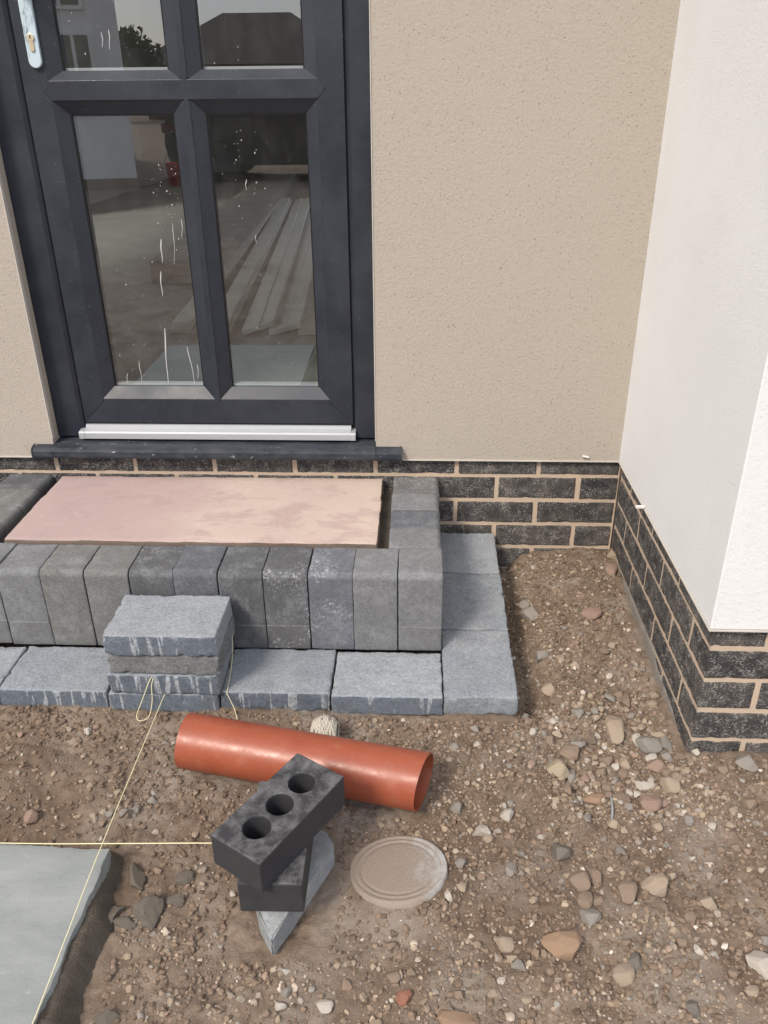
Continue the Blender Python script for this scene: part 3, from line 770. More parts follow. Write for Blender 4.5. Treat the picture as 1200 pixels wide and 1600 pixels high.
# ================================================================== FRONT STEP
step = empty('front_step', (-1.0, -.35, -.262))
tag(step, 'two-tier front step of charcoal kerb blocks, grey pavers and pink sandstone tread', 'step')
def kerb_me(seed, sq=False):
    """100 mm long (x), 125 deep (y), 200 high (z); front is -y"""
    L, D, H = .0998, .125, .205
    V, F = box_grid(L, D, H, .012, .0024, ((), tuple(.015 * q for q in (.15, .3, .5, .7, 1)) + tuple(D - .006 * q for q in (.3, .6, 1)), tuple(H - .015 * q for q in (.15, .3, .5, .7, 1))))
    W = round_pts(V, (-L / 2, -D / 2, 0), (L / 2, D / 2, H), .0024)
    for sgn, rad in ((-1, .015), (1, .006)):
        y = W[:, 1] * sgn; m = (y > D / 2 - rad) & (W[:, 2] > H - rad)
        dy = y - (D / 2 - rad); dz = W[:, 2] - (H - rad); n = np.hypot(dy, dz)
        mx = np.maximum(dy, dz); k = np.where(m & (n > 1e-9), rad * (mx / rad) / np.maximum(n, 1e-9), 1)
        W[:, 1] = np.where(m, sgn * (D / 2 - rad + dy * k), W[:, 1]); W[:, 2] = np.where(m, H - rad + dz * k, W[:, 2])
    d = .0007 * fbm(V * 50 + seed * 5, 3, seed)
    ed = np.minimum(L / 2 - np.abs(V[:, 0]), 1); d = d - .0022 * np.clip(fbm(V * 70 + seed, 2, seed + 3) - .1, 0, 1) * np.exp(-(ed / .004) ** 2)
    c = np.array([0, 0, H / 2]); nd = (W - c) / np.array([L / 2, D / 2, H / 2]); nd = np.sign(nd) * np.abs(nd) ** 8; nd /= np.linalg.norm(nd, axis=1)[:, None] + 1e-9
    return fast_mesh('kerb_block', W + nd * d[:, None], F)
KM = [kerb_me(s) for s in range(5)]
for k in KM: k.materials.append(M['kerb'])
PT = -.212            # paver top
def jit(s=1): return rng.normal(0, 1) * s
for i in range(13):   # front row
    x = -.4990 - .0497 - .1015 * i
    under(link('kerb_block', KM[i % 5], None, None, (x + jit(.0006), -.4625 + jit(.001), PT + .0005 + jit(.0008)), (jit(.003), jit(.004), jit(.004))), step)
for i in range(4):    # right return, front face outwards (+x)
    under(link('kerb_block', KM[(i + 2) % 5], None, None, (-.5625 + jit(.0006), -.0525 - .0995 * i, PT + .001 + jit(.001)), (jit(.003), jit(.003), math.pi / 2 + jit(.003))), step)
KB = [kerb_me(s) for s in (11, 12)]
for i in range(4):    # left return, bullnose towards the slab
    m = KB[i % 2]
    if not m.materials: m.materials.append(M['kerb'])
    under(link('kerb_block', m, None, None, (-1.652 + jit(.0006), -.0525 - .0995 * i, PT + .001 + jit(.001)), (0, 0, math.pi / 2 + jit(.003))), step)
# bedding mortar inside the kerbs
def lumpy(name, x0, x1, y0, y1, zf, st, mat, z_bot):
    xs = np.arange(x0, x1 + 1e-6, st); ys = np.arange(y0, y1 + 1e-6, st); XX, YY = np.meshgrid(xs, ys); ZZ = zf(XX.ravel(), YY.ravel())
    V = np.stack([XX.ravel(), YY.ravel(), ZZ], 1); n = len(xs); a, c = np.meshgrid(np.arange(n - 1), np.arange(len(ys) - 1)); b = (c * n + a).ravel()
    return fast_mesh(name, V, np.stack([b, b + 1, b + 1 + n, b + n], 1))
under(link('bedding_mortar', lumpy('bedding_mortar', -1.59, -.615, -.405, -.001, lambda x, y: -.044 + .004 * fbm(np.stack([x * 40, y * 40, x * 0], 1), 3, 2), .008, M['bed'], 0), M['bed']), step)
# pink slab with hand-cut edges
def riven_slab(name, x0, x1, y0, y1, t, st, seed, amp=.0022, edge=.004):
    dx, dy = x1 - x0, y1 - y0; V, F = box_grid(dx, dy, t, st, .0018)
    nx = vnoise(np.stack([V[:, 1] * 28, V[:, 2] * 60, V[:, 0] * 0 + seed], 1), seed) * edge + vnoise(np.stack([V[:, 1] * 110, V[:, 2] * 90, V[:, 0] * 0], 1), seed + 1) * edge * .4
    ny = vnoise(np.stack([V[:, 0] * 24, V[:, 2] * 60, V[:, 1] * 0 + seed], 1), seed + 2) * edge + vnoise(np.stack([V[:, 0] * 100, V[:, 2] * 90, V[:, 1] * 0], 1), seed + 3) * edge * .4
    W = V.copy(); ex = np.exp(-((dx / 2 - np.abs(V[:, 0])) / .010) ** 2); ey = np.exp(-((dy / 2 - np.abs(V[:, 1])) / .010) ** 2)
    W[:, 0] += np.sign(V[:, 0]) * ex * (nx - edge * .6 - (1 - V[:, 2] / t) * -.003); W[:, 1] += np.sign(V[:, 1]) * ey * (ny - edge * .6 - (1 - V[:, 2] / t) * -.003)
    W = W + (round_pts(V, (-dx / 2, -dy / 2, 0), (dx / 2, dy / 2, t), .0018) - V)
    top = (V[:, 2] > t * .99)
    terr = fbm(np.stack([V[:, 0] * 5, V[:, 1] * 9, V[:, 0] * 0], 1), 4, seed + 5)
    W[:, 2] += top * (amp * terr + amp * .6 * np.round(terr * 5) / 5 - .002 * np.maximum(ex, ey) * .6)
    W[:, 0] += (x0 + x1) / 2; W[:, 1] += (y0 + y1) / 2
    return W, F
V, F = riven_slab('sandstone_slab', -1.560, -.653, -.3805, -.012, .026, .0065, 4, .0006, .0022)
c = np.array([-1.1065, -.2, 0]); me = fast_mesh('sandstone_slab', V - c, F)
under(link('sandstone_slab', me, M['sandstone'], None, (c[0], c[1], -.0335), (R(.3), 0, 0)), step)
# pavers laid flat round the kerbs
PM = [rough_block('paver', .2405, .1605, .050, .0065, .0035, .0011, .004, s) for s in range(6)]
for p in PM: p.materials.append(M['paver'])
for i in range(5):
    under(link('paver', PM[i % 6], None, None, (-.4975 - .1215 - .2445 * i - .0005, -.6075 + jit(.0015) - (.006 if i > 1 else 0), PT - .050 + jit(.001)), (jit(.003), jit(.003), jit(.005))), step)
# right-hand column, climbing slightly to the wall
for i, (y, z0, z1) in enumerate(((-.5615, -.214, -.207), (-.3185, -.205, -.195), (-.0975, -.1955, -.176))):
    L = .2405 if i < 2 else .187
    me = PM[3 + i] if i < 2 else rough_block('paver', .187, .1605, .050, .0065, .0035, .0011, .004, 9)
    if not me.materials: me.materials.append(M['paver'])
    sl = math.atan2(z1 - z0, L)
    o = link('paver', me, None, None, (-.4165 + jit(.001), y, (z0 + z1) / 2 - .050), (0, 0, 0)); o.rotation_euler = (Matrix.Rotation(sl, 3, 'X') @ Matrix.Rotation(math.pi / 2 + jit(.004), 3, 'Z')).to_euler(); under(o, step)
# concrete haunching under the column and front row
n = 70; t = np.linspace(0, 1, n)
under(link('bedding_mortar', lumpy('bedding_mortar', -.495, -.338, -.675, -.002, lambda x, y: -.257 + .033 * sstep(-.6, 0, y) + .002 * vnoise(np.stack([x * 60, y * 60, x * 0], 1), 3), .01, M['bed'], 0), M['bed']), step)

# ================================================================== LOOSE BLOCKS ON THE STEP
for i, (dx, dy, rz, mat, lab, sd) in enumerate(((.012, -.002, .004, 'paver', 'grey paver at the bottom of the loose stack on the step', 21), (.019, .001, -.012, 'paver_rough', 'rough-faced grey paver in the middle of the loose stack', 22), (.018, -.005, .006, 'paver', 'blue-grey paver on top of the loose stack by the kerbs', 23))):
    me = rough_block('paving_block', .2405, .1605, .0505, .0055, .0035, .0013, .005, sd)
    o = link('paving_block', me, M[mat], None, (-1.113 + dx, -.6145 + dy, PT + .001 + .0518 * i), (0, 0, rz))
    tag(o, lab, 'paving block', 'loose pavers stacked on the step')

# ================================================================== BRICK STACK ON THE SOIL
poly = [(-.806, -1.213), (-.778, -1.256), (-.757, -1.214), (-.696, -1.078), (-.713, -1.048), (-.80, -1.02), (-.85, -1.10)]
bm = bmesh.new(); cx, cy = -.775, -1.135
A = [bm.verts.new((x - cx, y - cy, 0)) for x, y in poly]; B = [bm.verts.new(((x - cx) * .985, (y - cy) * .985, .052 - (.012 if i == 1 else 0))) for i, (x, y) in enumerate(poly)]
bm.faces.new(A[::-1]); bm.faces.new(B)
for i in range(len(poly)): bm.faces.new((A[i], A[(i + 1) % len(poly)], B[(i + 1) % len(poly)], B[i]))
bmesh.ops.bevel(bm, geom=bm.edges[:], offset=.003, segments=2, affect='EDGES')
bmesh.ops.triangulate(bm, faces=bm.faces[:]); bmesh.ops.subdivide_edges(bm, edges=bm.edges[:], cuts=3, use_grid_fill=True)
P = np.array([v.co[:] for v in bm.verts]); d = .0012 * fbm(P * 70, 3, 8)
for v, dd in zip(bm.verts, d): v.co += Vector((dd, dd * .6, dd))
o = link('broken_block', mesh_bm('broken_block', bm, False), M['paver_pale'], None, (cx, cy, -.266)); tag(o, 'broken grey paver piece under the dark bricks', 'paving block')

def perforated_brick(name, L, W, H, holes, r):
    """brick with vertical round holes right through, local origin at bottom centre, long axis x"""
    bm = bmesh.new(); nseg = 32
    def ring(z):
        return [[bm.verts.new((hx + r * math.cos(2 * math.pi * i / nseg), r * math.sin(2 * math.pi * i / nseg), z)) for i in range(nseg)] for hx in holes]
    xs = [-L / 2] + [(holes[i] + holes[i + 1]) / 2 for i in range(len(holes) - 1)] + [L / 2]
    cells = {}
    def cellring(z):
        out = []
        for k, hx in enumerate(holes):
            x0, x1 = xs[k], xs[k + 1]; pts = []
            for i in range(nseg):
                t = 2 * math.pi * i / nseg; c, s = math.cos(t), math.sin(t)
                kx = ((x1 - hx) if c > 0 else (hx - x0)) / max(abs(c), 1e-6); ky = (W / 2) / max(abs(s), 1e-6); q = min(kx, ky)
                pts.append((hx + q * c, q * s))
            # snap nearest samples to the cell corners
            for cxn, cyn in ((x0, -W / 2), (x1, -W / 2), (x1, W / 2), (x0, W / 2)):
                j = min(range(nseg), key=lambda a: (pts[a][0] - cxn) ** 2 + (pts[a][1] - cyn) ** 2); pts[j] = (cxn, cyn)
            out.append([bm.verts.new((p[0], p[1], z)) for p in pts])
        return out
    rt, rb = ring(H), ring(0); ct, cb = cellring(H), cellring(0)
    for k in range(len(holes)):
        for i in range(nseg):
            j = (i + 1) % nseg
            bm.faces.new((rt[k][i], ct[k][i], ct[k][j], rt[k][j])); bm.faces.new((rb[k][j], cb[k][j], cb[k][i], rb[k][i])); bm.faces.new((rb[k][i], rt[k][i], rt[k][j], rb[k][j]))
            m = [(ct[k][i].co + ct[k][j].co) / 2][0]
            on = abs(abs(m.y) - W / 2) < 1e-5 or abs(abs(m.x) - L / 2) < 1e-5
            if on: bm.faces.new((ct[k][i], cb[k][i], cb[k][j], ct[k][j]))
    bmesh.ops.remove_doubles(bm, verts=bm.verts[:], dist=1e-5); bmesh.ops.recalc_face_normals(bm, faces=bm.faces[:])
    ed = [e for e in bm.edges if len(e.link_faces) == 2 and e.calc_face_angle() > 1.0]
    bmesh.ops.bevel(bm, geom=ed, offset=.0028, segments=2, affect='EDGES', profile=.5)
    return mesh_bm(name, bm)
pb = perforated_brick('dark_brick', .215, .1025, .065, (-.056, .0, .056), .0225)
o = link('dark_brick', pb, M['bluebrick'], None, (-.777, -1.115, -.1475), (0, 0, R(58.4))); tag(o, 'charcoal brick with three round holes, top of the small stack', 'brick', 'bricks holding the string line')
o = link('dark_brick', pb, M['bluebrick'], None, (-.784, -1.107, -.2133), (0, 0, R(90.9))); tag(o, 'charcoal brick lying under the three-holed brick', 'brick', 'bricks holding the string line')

# ================================================================== PIPE
A = Vector((-1.014, -.842, -.205)); B = Vector((-.541, -.938, -.205)); Lp = (B - A).length; ro, ri = .055, .0518
nseg, nl = 72, 30; V = []; F = []
ax = (B - A).normalized(); side = Vector((-ax.y, ax.x, 0)); up = Vector((0, 0, 1))
def endx(t, end):                       # saw-cut ends, the right one with a snapped-out notch low at the back
    a = math.degrees(t) % 360
    if end == 0: return .0015 * math.sin(2 * t)
    k = Lp - .008 * math.cos(t) + .002 * math.sin(t)
    return k
for rr_ in (ro, ri):
    for i in range(nl + 1):
        for s in range(nseg):
            t = 2 * math.pi * s / nseg
            x = endx(t, 0) + (endx(t, 1) - endx(t, 0)) * i / nl
            V.append((x, -rr_ * math.cos(t), rr_ * math.sin(t)))
off = (nl + 1) * nseg
for i in range(nl):
    for s in range(nseg):
        s2 = (s + 1) % nseg; a, b_, c_, d_ = i * nseg + s, i * nseg + s2, (i + 1) * nseg + s2, (i + 1) * nseg + s
        F.append((a, d_, c_, b_)); F.append((off + a, off + b_, off + c_, off + d_))
for i in (0, nl):
    for s in range(nseg):
        s2 = (s + 1) % nseg; a, b_ = i * nseg + s, i * nseg + s2; q = (a, b_, off + b_, off + a); F.append(q if i == 0 else q[::-1])
me = fast_mesh('drain_pipe', np.array(V), np.array(F))
bm = bmesh.new(); bm.from_mesh(me)
for e in bm.edges: e.smooth = not (len(e.link_faces) == 2 and e.calc_face_angle() > .7)
bm.to_mesh(me); bm.free()
o = link('drain_pipe', me, M['pipe'], None, A, (0, 0, math.atan2(ax.y, ax.x))); tag(o, 'short length of orange plastic drain pipe lying on the soil', 'pipe')

# ================================================================== STRING
def string_obj(name, pts, rad, mat, label, cat='string', n=14, twist=False):
    c = np.array(spline(pts, n)); org = c[len(c) // 2].copy()
    V, F = tube_np(c - org, rad * .85, 6); o = link(name, fast_mesh(name, V, F), mat, None, org); return tag(o, label, cat)
string_obj('string_line', [(-1.101, -.690, -.2105), (-1.0955, -1.10, -.204), (-1.086, -1.41, -.204), (-1.068, -2.1, -.205)], .0011, M['string'], 'taut yellow string running from the loose stack along the grey slab edge')
string_obj('string_line', [(-1.9, -1.106, -.205), (-1.27, -1.107, -.2), (-1.09, -1.111, -.190), (-.873, -1.140, -.1475), (-.84, -1.146, -.1475)], .0011, M['string'], 'taut yellow string tied to the dark bricks, running to the left edge')
string_obj('string_loop', [(-1.118, -.688, -.158), (-1.128, -.702, -.172), (-1.146, -.715, -.215), (-1.160, -.722, -.2485), (-1.150, -.735, -.2525), (-1.132, -.727, -.247), (-1.124, -.714, -.215), (-1.1235, -.703, -.180), (-1.117, -.688, -.159)], .0011, M['string'], 'small slack loop of yellow string hanging from the loose stack', n=10)
string_obj('string_end', [(-.9745, -.560, -.130), (-.972, -.600, -.190), (-.967, -.683, -.209), (-.963, -.694, -.214), (-.950, -.705, -.240), (-.938, -.735, -.252), (-.93, -.775, -.255)], .0010, M['string'], 'loose yellow string end hanging over the step towards the pipe', n=10)
# ball of twine behind the pipe
pts = []
for k in range(44):
    ph = k * 2.39996; th_ = math.acos(1 - 2 * (k + .5) / 44); nrm = Vector((math.sin(th_) * math.cos(ph) * .35 + .9, math.sin(th_) * math.sin(ph) * .55, math.cos(th_) * .5)).normalized()
    a = nrm.orthogonal().normalized(); b_ = nrm.cross(a)
    for i in range(26):
        t = 2 * math.pi * i / 26; r_ = .0345 + .0012 * math.sin(k * 1.7)
        pts.append(Vector((a * math.cos(t) + b_ * math.sin(t)) * r_) + nrm * (.012 * math.sin(k * 2.1)))
V, F = tube_np([tuple(p) for p in pts], .0017, 5)
o = link('string_ball', fast_mesh('string_ball', V, F), M['twine'], None, (-.7445, -.785, -.233)); tag(o, 'ball of off-white twine tucked behind the orange pipe', 'twine')

# ================================================================== ACCESS CAP
prof = [(0, .0045), (.030, .0045), (.058, .004), (.0635, .0035), (.0645, .0024), (.067, .0024), (.068, .0042), (.0735, .0046), (.0745, .0032), (.077, .0032), (.0785, .0052), (.083, .0054), (.0850, .0045), (.0855, -.012)]
V = []; F = []; ns = 96
for i, (r_, z) in enumerate(prof):
    for s in range(ns):
        t = 2 * math.pi * s / ns; V.append((r_ * math.cos(t), r_ * math.sin(t), .0035 + (z - .0035) * .55 if z > 0 else z))
for i in range(len(prof) - 1):
    for s in range(ns):
        s2 = (s + 1) % ns; F.append((i * ns + s, (i + 1) * ns + s, (i + 1) * ns + s2, i * ns + s2))
me = fast_mesh('access_cap', np.array(V), np.array(F)); bm = bmesh.new(); bm.from_mesh(me); bmesh.ops.remove_doubles(bm, verts=bm.verts[:], dist=1e-6); bm.to_mesh(me); bm.free()
o = link('access_cap', me, M['cap'], None, (-.585, -1.088, -.2600), (R(-11.5), R(-4.0), 0)); tag(o, 'round grey plastic drain cap half covered with soil', 'drain cap')

# ================================================================== GREY SLAB lower left
V, F = riven_slab('paving_slab', -1.86, -1.0935, -2.0, -1.0865, .026, .0075, 9, .0008, .0030)
c = np.array([-1.48, -1.55, 0]); slab = link('paving_slab', fast_mesh('paving_slab', V - c, F), M['greystone'], None, (c[0], c[1], -.2475), (0, 0, R(-1.0))); tag(slab, 'grey-green riven sandstone paving slab at the lower left', 'paving slab')
def bedz(x, y):
    P = np.stack([x, y, x * 0], 1); edge = -1.045 + .018 * fbm(np.stack([y * 9, y * 0, y * 0], 1), 3, 21) + .010 * sstep(-1.15, -1.4, y); k = sstep(0, .045, edge - x) * sstep(-1.06, -1.10, y + .01 * vnoise(P * 30, 5))
    return -.285 + k * .052 + .0045 * fbm(P * 38, 3, 17) + .0016 * vnoise(P * 150, 19)
o = link('mortar_bed', lumpy('mortar_bed', -1.80, -1.0, -1.95, -1.05, bedz, .006, M['bed'], 0), M['bed']); o.parent = slab
o.matrix_parent_inverse = Matrix.LocRotScale(slab.location, slab.rotation_euler, None).inverted()

# ================================================================== STONES, CLODS, GRAVEL
def ico(sub):
    bm = bmesh.new(); bmesh.ops.create_icosphere(bm, subdivisions=sub, radius=1); V = np.array([v.co[:] for v in bm.verts]); F = np.array([[v.index for v in f.verts] for f in bm.faces]); bm.free(); return V, F
I3, I3F = ico(4)
def stone_me(seed, ang):
    r_ = np.random.default_rng(seed); V = I3.copy()
    # planes cut from a ball give the facets, noise rounds them off
    for _ in range(ang):
        n = r_.normal(size=3); n /= np.linalg.norm(n); d = r_.uniform(.42, .80); k = V @ n; V = V - np.maximum(k - d, 0)[:, None] * n * .985
    V = V * (1 + .07 * fbm(V * 1.6 + seed, 3, seed)[:, None] + .025 * vnoise(V * 7 + seed, seed + 2)[:, None])
    V -= (V.max(0) + V.min(0)) / 2; V /= (V.max(0) - V.min(0)) / 2
    return fast_mesh('stone', V, I3F, True)
STM = [[stone_me(100 + i, a) for i, a in enumerate((9, 11, 14, 10, 12, 16))] for _ in (0,)][0]
STV = {}
def stone_mesh(i, tone):
    k = (i % 6, tone)
    if k not in STV: m = STM[i % 6].copy(); m.materials.append(M['st_' + tone]); STV[k] = m
    return STV[k]
STONES = "0.002,-0.045,0.0368,0.0535,y -0.11,-0.313,0.0494,0.037,p -0.256,-0.588,0.032,0.0372,t -0.205,-0.679,0.0255,0.0287,g -0.133,-0.71,0.0401,0.0727,t -0.235,-0.774,0.0437,0.0371,b -0.192,-0.737,0.0272,0.03,b -0.216,-0.757,0.0294,0.0188,g -0.126,-0.793,0.0216,0.0432,t -0.16,-0.782,0.029,0.0278,b -0.07,-0.755,0.0489,0.0383,g -0.088,-0.734,0.0198,0.0325,w -0.037,-0.754,0.0269,0.0385,g -0.07,-0.782,0.0241,0.0187,w -0.071,-0.812,0.0389,0.0364,p -0.102,-0.867,0.0415,0.0287,w -0.061,-0.878,0.0343,0.0371,t -0.209,-0.901,0.0453,0.0247,o -0.16,-0.905,0.0316,0.0275,b -0.11,-0.927,0.0401,0.0325,p -0.273,-0.831,0.0424,0.0409,y -0.245,-0.84,0.0188,0.0375,g -0.149,-0.808,0.0167,0.0179,w -0.017,-0.836,0.0187,0.0203,t -0.038,-0.849,0.0163,0.0175,t 0.05,-0.837,0.0233,0.0256,b 0.1,-0.823,0.0376,0.04,g 0.077,-0.918,0.0267,0.0287,b -0.05,-0.961,0.0174,0.018,g -0.384,-0.957,0.0256,0.0253,w -0.364,-0.793,0.0125,0.0133,w -0.353,-0.786,0.0155,0.0165,b -0.183,-0.502,0.02,0.0241,t -0.214,-0.485,0.0196,0.0391,t -0.055,-0.529,0.0175,0.0212,b -0.07,-0.336,0.0179,0.0347,p -0.091,-0.618,0.0272,0.0318,b -0.035,-0.64,0.0217,0.0185,t -0.098,-0.592,0.0212,0.025,b -0.255,-0.464,0.0339,0.0414,g -0.262,-0.283,0.0379,0.0495,g -0.269,-0.234,0.0262,0.0349,g -0.237,-0.175,0.0217,0.0296,p -0.023,-0.121,0.0299,0.0423,p -0.042,-0.786,0.0216,0.0238,g -0.041,-0.818,0.0151,0.0165,t 0.014,-0.788,0.0144,0.016,w -0.219,-0.871,0.0138,0.0144,w -0.263,-0.887,0.0229,0.0235,b -0.112,-0.823,0.016,0.0173,b -0.042,-0.722,0.0298,0.0185,t -0.168,-0.686,0.0183,0.0206,t -0.138,-0.685,0.0173,0.0195,t -0.159,-0.751,0.0118,0.013,w -0.174,-0.73,0.0149,0.0165,w -0.136,-0.824,0.0198,0.0213,b -0.258,-0.732,0.0199,0.0218,t -0.027,-0.546,0.0163,0.0197,b -0.105,-0.455,0.0204,0.0253,b -0.081,-0.43,0.0172,0.0215,t -0.435,-0.993,0.0314,0.027,w -0.389,-1.081,0.0186,0.033,g -0.36,-1.08,0.0112,0.0182,t -0.297,-1.044,0.0319,0.0387,d -0.275,-1.103,0.0366,0.0365,b -0.246,-1.089,0.0258,0.0331,b -0.212,-1.088,0.0221,0.0166,b -0.272,-1.142,0.025,0.0312,b -0.251,-1.139,0.025,0.0157,b -0.269,-1.175,0.0321,0.0301,g -0.2,-1.125,0.0324,0.04,b -0.147,-1.112,0.0471,0.0343,t -0.15,-1.146,0.0248,0.0234,b -0.106,-1.167,0.0189,0.0178,b -0.067,-1.135,0.0249,0.024,t -0.052,-1.176,0.0152,0.0145,b -0.412,-1.223,0.0271,0.0298,t -0.323,-1.232,0.0619,0.0396,o -0.396,-1.263,0.0198,0.0174,g -0.237,-1.273,0.0339,0.0307,t -0.217,-1.255,0.0198,0.0293,d -0.023,-1.248,0.0382,0.0434,w -0.588,-1.283,0.0216,0.0187,b -0.572,-1.311,0.0244,0.0219,r -0.51,-1.33,0.0265,0.0215,t -0.494,-1.346,0.0523,0.0273,o -0.489,-1.303,0.018,0.0155,b -0.755,-1.33,0.0172,0.0147,w -0.653,-1.262,0.012,0.0105,t -0.676,-1.264,0.0106,0.0093,t -0.439,-1.285,0.0176,0.0226,b -0.388,-1.313,0.0165,0.0116,t -0.112,-1.228,0.0121,0.0204,w -0.222,-1.219,0.0162,0.0116,b -0.134,-1.215,0.0176,0.0163,b -0.476,-1.071,0.0195,0.0184,g 0.02,-1.136,0.0227,0.0223,b -0.053,-1.294,0.0191,0.0175,t -0.149,-1.323,0.02,0.0261,d -0.398,-1.195,0.0152,0.0137,b -0.29,-1.088,0.0177,0.0168,t -0.357,-1.141,0.0157,0.0145,t -0.19,-1.036,0.0152,0.0228,g -0.049,-0.964,0.0158,0.0163,g -0.5,-1.144,0.0129,0.02,w -0.594,-1.23,0.0176,0.0156,b -0.69,-1.328,0.0254,0.0192,w -0.75,-1.31,0.0168,0.0145,g -0.435,-1.306,0.0192,0.0165,t -0.423,-1.283,0.013,0.0113,w -0.442,-1.229,0.0108,0.0096,b -0.403,-1.248,0.0173,0.0124,t -0.112,-0.981,0.0173,0.0175,t -0.01,-0.975,0.0141,0.0146,w -0.368,-1.042,0.0168,0.0161,g -0.423,-1.01,0.0171,0.0165,t 0.018,-1.019,0.0153,0.0156,b -0.112,-1.082,0.0162,0.0158,t -0.057,-1.171,0.0139,0.0132,b -0.176,-1.167,0.0098,0.0196,t 0.026,-1.091,0.0219,0.0219,b -0.071,-1.265,0.0156,0.0144,b -1.255,-0.762,0.0167,0.0192,w -1.24,-0.752,0.0132,0.0151,p -1.137,-0.974,0.0188,0.0166,g -1.139,-0.921,0.0153,0.015,t -1.091,-0.96,0.015,0.0151,g -1.109,-0.977,0.0116,0.0164,g -1.166,-0.978,0.0149,0.0135,t -1.194,-0.98,0.0103,0.0108,t -1.143,-0.996,0.0134,0.0138,b -1.11,-0.954,0.0085,0.0088,t -1.037,-1.014,0.0126,0.0119,w -0.961,-1.02,0.0113,0.0112,t -1.067,-0.935,0.0172,0.0162,g -1.068,-0.779,0.0101,0.0111,w -1.386,-0.791,0.0151,0.0148,p -1.266,-0.802,0.0128,0.0145,p -1.089,-0.975,0.009,0.0093,g -1.131,-1.002,0.0057,0.0059,g -0.476,-0.778,0.022,0.0234,g -0.352,-0.786,0.0155,0.0165,b -0.364,-0.793,0.0119,0.0127,w -0.478,-0.944,0.0227,0.0227,g -0.425,-0.844,0.0109,0.0113,w -0.442,-0.887,0.01,0.0102,t -0.432,-0.731,0.0181,0.0185,g -0.379,-0.824,0.009,0.0094,w -0.456,-0.885,0.012,0.0122,t -0.333,-0.876,0.0107,0.011,t -0.389,-0.933,0.013,0.013,w -0.375,-0.928,0.013,0.0131,g -0.391,-0.799,0.0098,0.0104,w -0.335,-0.856,0.0081,0.0084,t"
listed = [(float(a), float(b), float(c), float(d), e) for a, b, c, d, e in (q.split(',') for q in STONES.split())]
def where(x, y):
    if y > -.35 and x > -.36: return 'at the wall end of the trench'
    if y > -.70 and x > -.36: return 'in the trench beside the front pavers' if x < -.17 else 'in the trench beside the brick plinth'
    if y > -.92 and x > -.36: return 'in the hollow at the trench mouth' if x < -.10 else 'in front of the brick corner'
    if x > -.36 and y > -1.12: return 'on the soil around the cable end'
    if y < -1.28 and x > -1.0: return 'along the bottom edge of the view'
    if x > -.12: return 'on the soil near the right edge'
    if x < -.95: return 'on the soil left of the bricks'
    if y > -1.0: return 'on the soil round the pipe'
    if x < -.45: return 'on the soil near the drain cap'
    return 'on the soil at the lower right'
rs = random.Random(3); placed = []; stones = []
def put_stone(x, y, wx, wy, tone, i, h=None, rz=None):
    h = h or min(wx, wy) * rs.uniform(.55, .8); z = float(hfun([x], [y])[0])
    o = link('stone', stone_mesh(i, tone), None, None, (x, y, z + h * rs.uniform(.24, .42)), (rs.uniform(-.25, .25), rs.uniform(-.25, .25), rs.uniform(-.35, .35) if rz is None else rz))
    o.scale = (wx / 2, wy / 2, h / 2); placed.append((x, y, max(wx, wy) / 2)); stones.append([o, tone, x, y, max(wx, wy)]); return o
for i, (x, y, wx, wy, t) in enumerate(listed): put_stone(x, y, wx * 1.1, wy * 1.1, t, i)
def free(x, y, r):
    if y > -.70 and x < -.345: return False
    if y > -.80 and x > -.012 : return False
    if x > -.02 and y > -.80: return False
    if y > -.015: return False
    if x < -1.03 and y < -1.05: return False
    if (x + .585) ** 2 + (y + 1.088) ** 2 < .088 ** 2 + r * r: return False
    if -.86 < x < -.69 and -1.26 < y < -1.0: return False
    t = ((x + 1.014) * .473 + (y + .842) * -.096) / (.473 ** 2 + .096 ** 2)
    if -.02 < t < 1.02 and abs((x + 1.014) * .096 + (y + .842) * .473) / .4826 < .03 + r: return False
    return True
def density(x, y):
    d = .22
    if x > -.36 and y > -.95: d = 1.0
    elif x > -.62: d = .75
    elif y < -1.20: d = .62
    if x < -.95 and y > -1.05: d = .18
    return d
tones = 'ttgbbbpwtgb'
k = 0; tries = 0
while k < 300 - len(listed) and tries < 20000:
    tries += 1
    mouth = k % 5 < 3
    x, y = (rs.gauss(-.15, .085), rs.gauss(-.79, .085)) if mouth else (rs.uniform(-1.55, .24), rs.uniform(-1.44, -.02))
    if not mouth and rs.random() > density(x, y): continue
    w = min(.030, (.0135 if mouth else .0115) + rs.expovariate(1 / .0045)); r = w / 2
    if not free(x, y, r) or any((x - a) ** 2 + (y - b) ** 2 < (.8 * (r + c)) ** 2 for a, b, c in placed): continue
    put_stone(x, y, w, w * rs.uniform(.65, 1.25), rs.choice(tones), k + 3, None, rs.uniform(0, 6)); k += 1
# labels: the ten largest of each tone and place single themselves out by size order, the small ones share a label and a group
bykey = {}
for s in stones: bykey.setdefault((s[1], where(s[2], s[3])), []).append(s)
for (tone, wh), L in bykey.items():
    L.sort(key=lambda s: -s[4]); nm = TONE[tone][0]
    for r, s in enumerate(L):
        if r < 5 and len(L) > 1 and (r + 1 == len(L) or s[4] > 1.04 * L[r + 1][4]) and (r == 0 or L[r - 1][4] > 1.04 * s[4]): tag(s[0], '%s %s stone %s' % (('largest', 'second-largest', 'third-largest', 'fourth-largest', 'fifth-largest')[r], nm, wh), 'stone', 'stones in the soil')
        elif len(L) == 1: tag(s[0], 'single %s stone %s' % (nm, wh), 'stone', 'stones in the soil')
        else: tag(s[0], 'small %s stone lying %s' % (nm, wh), 'stone', 'small %s stones %s' % (nm, wh))
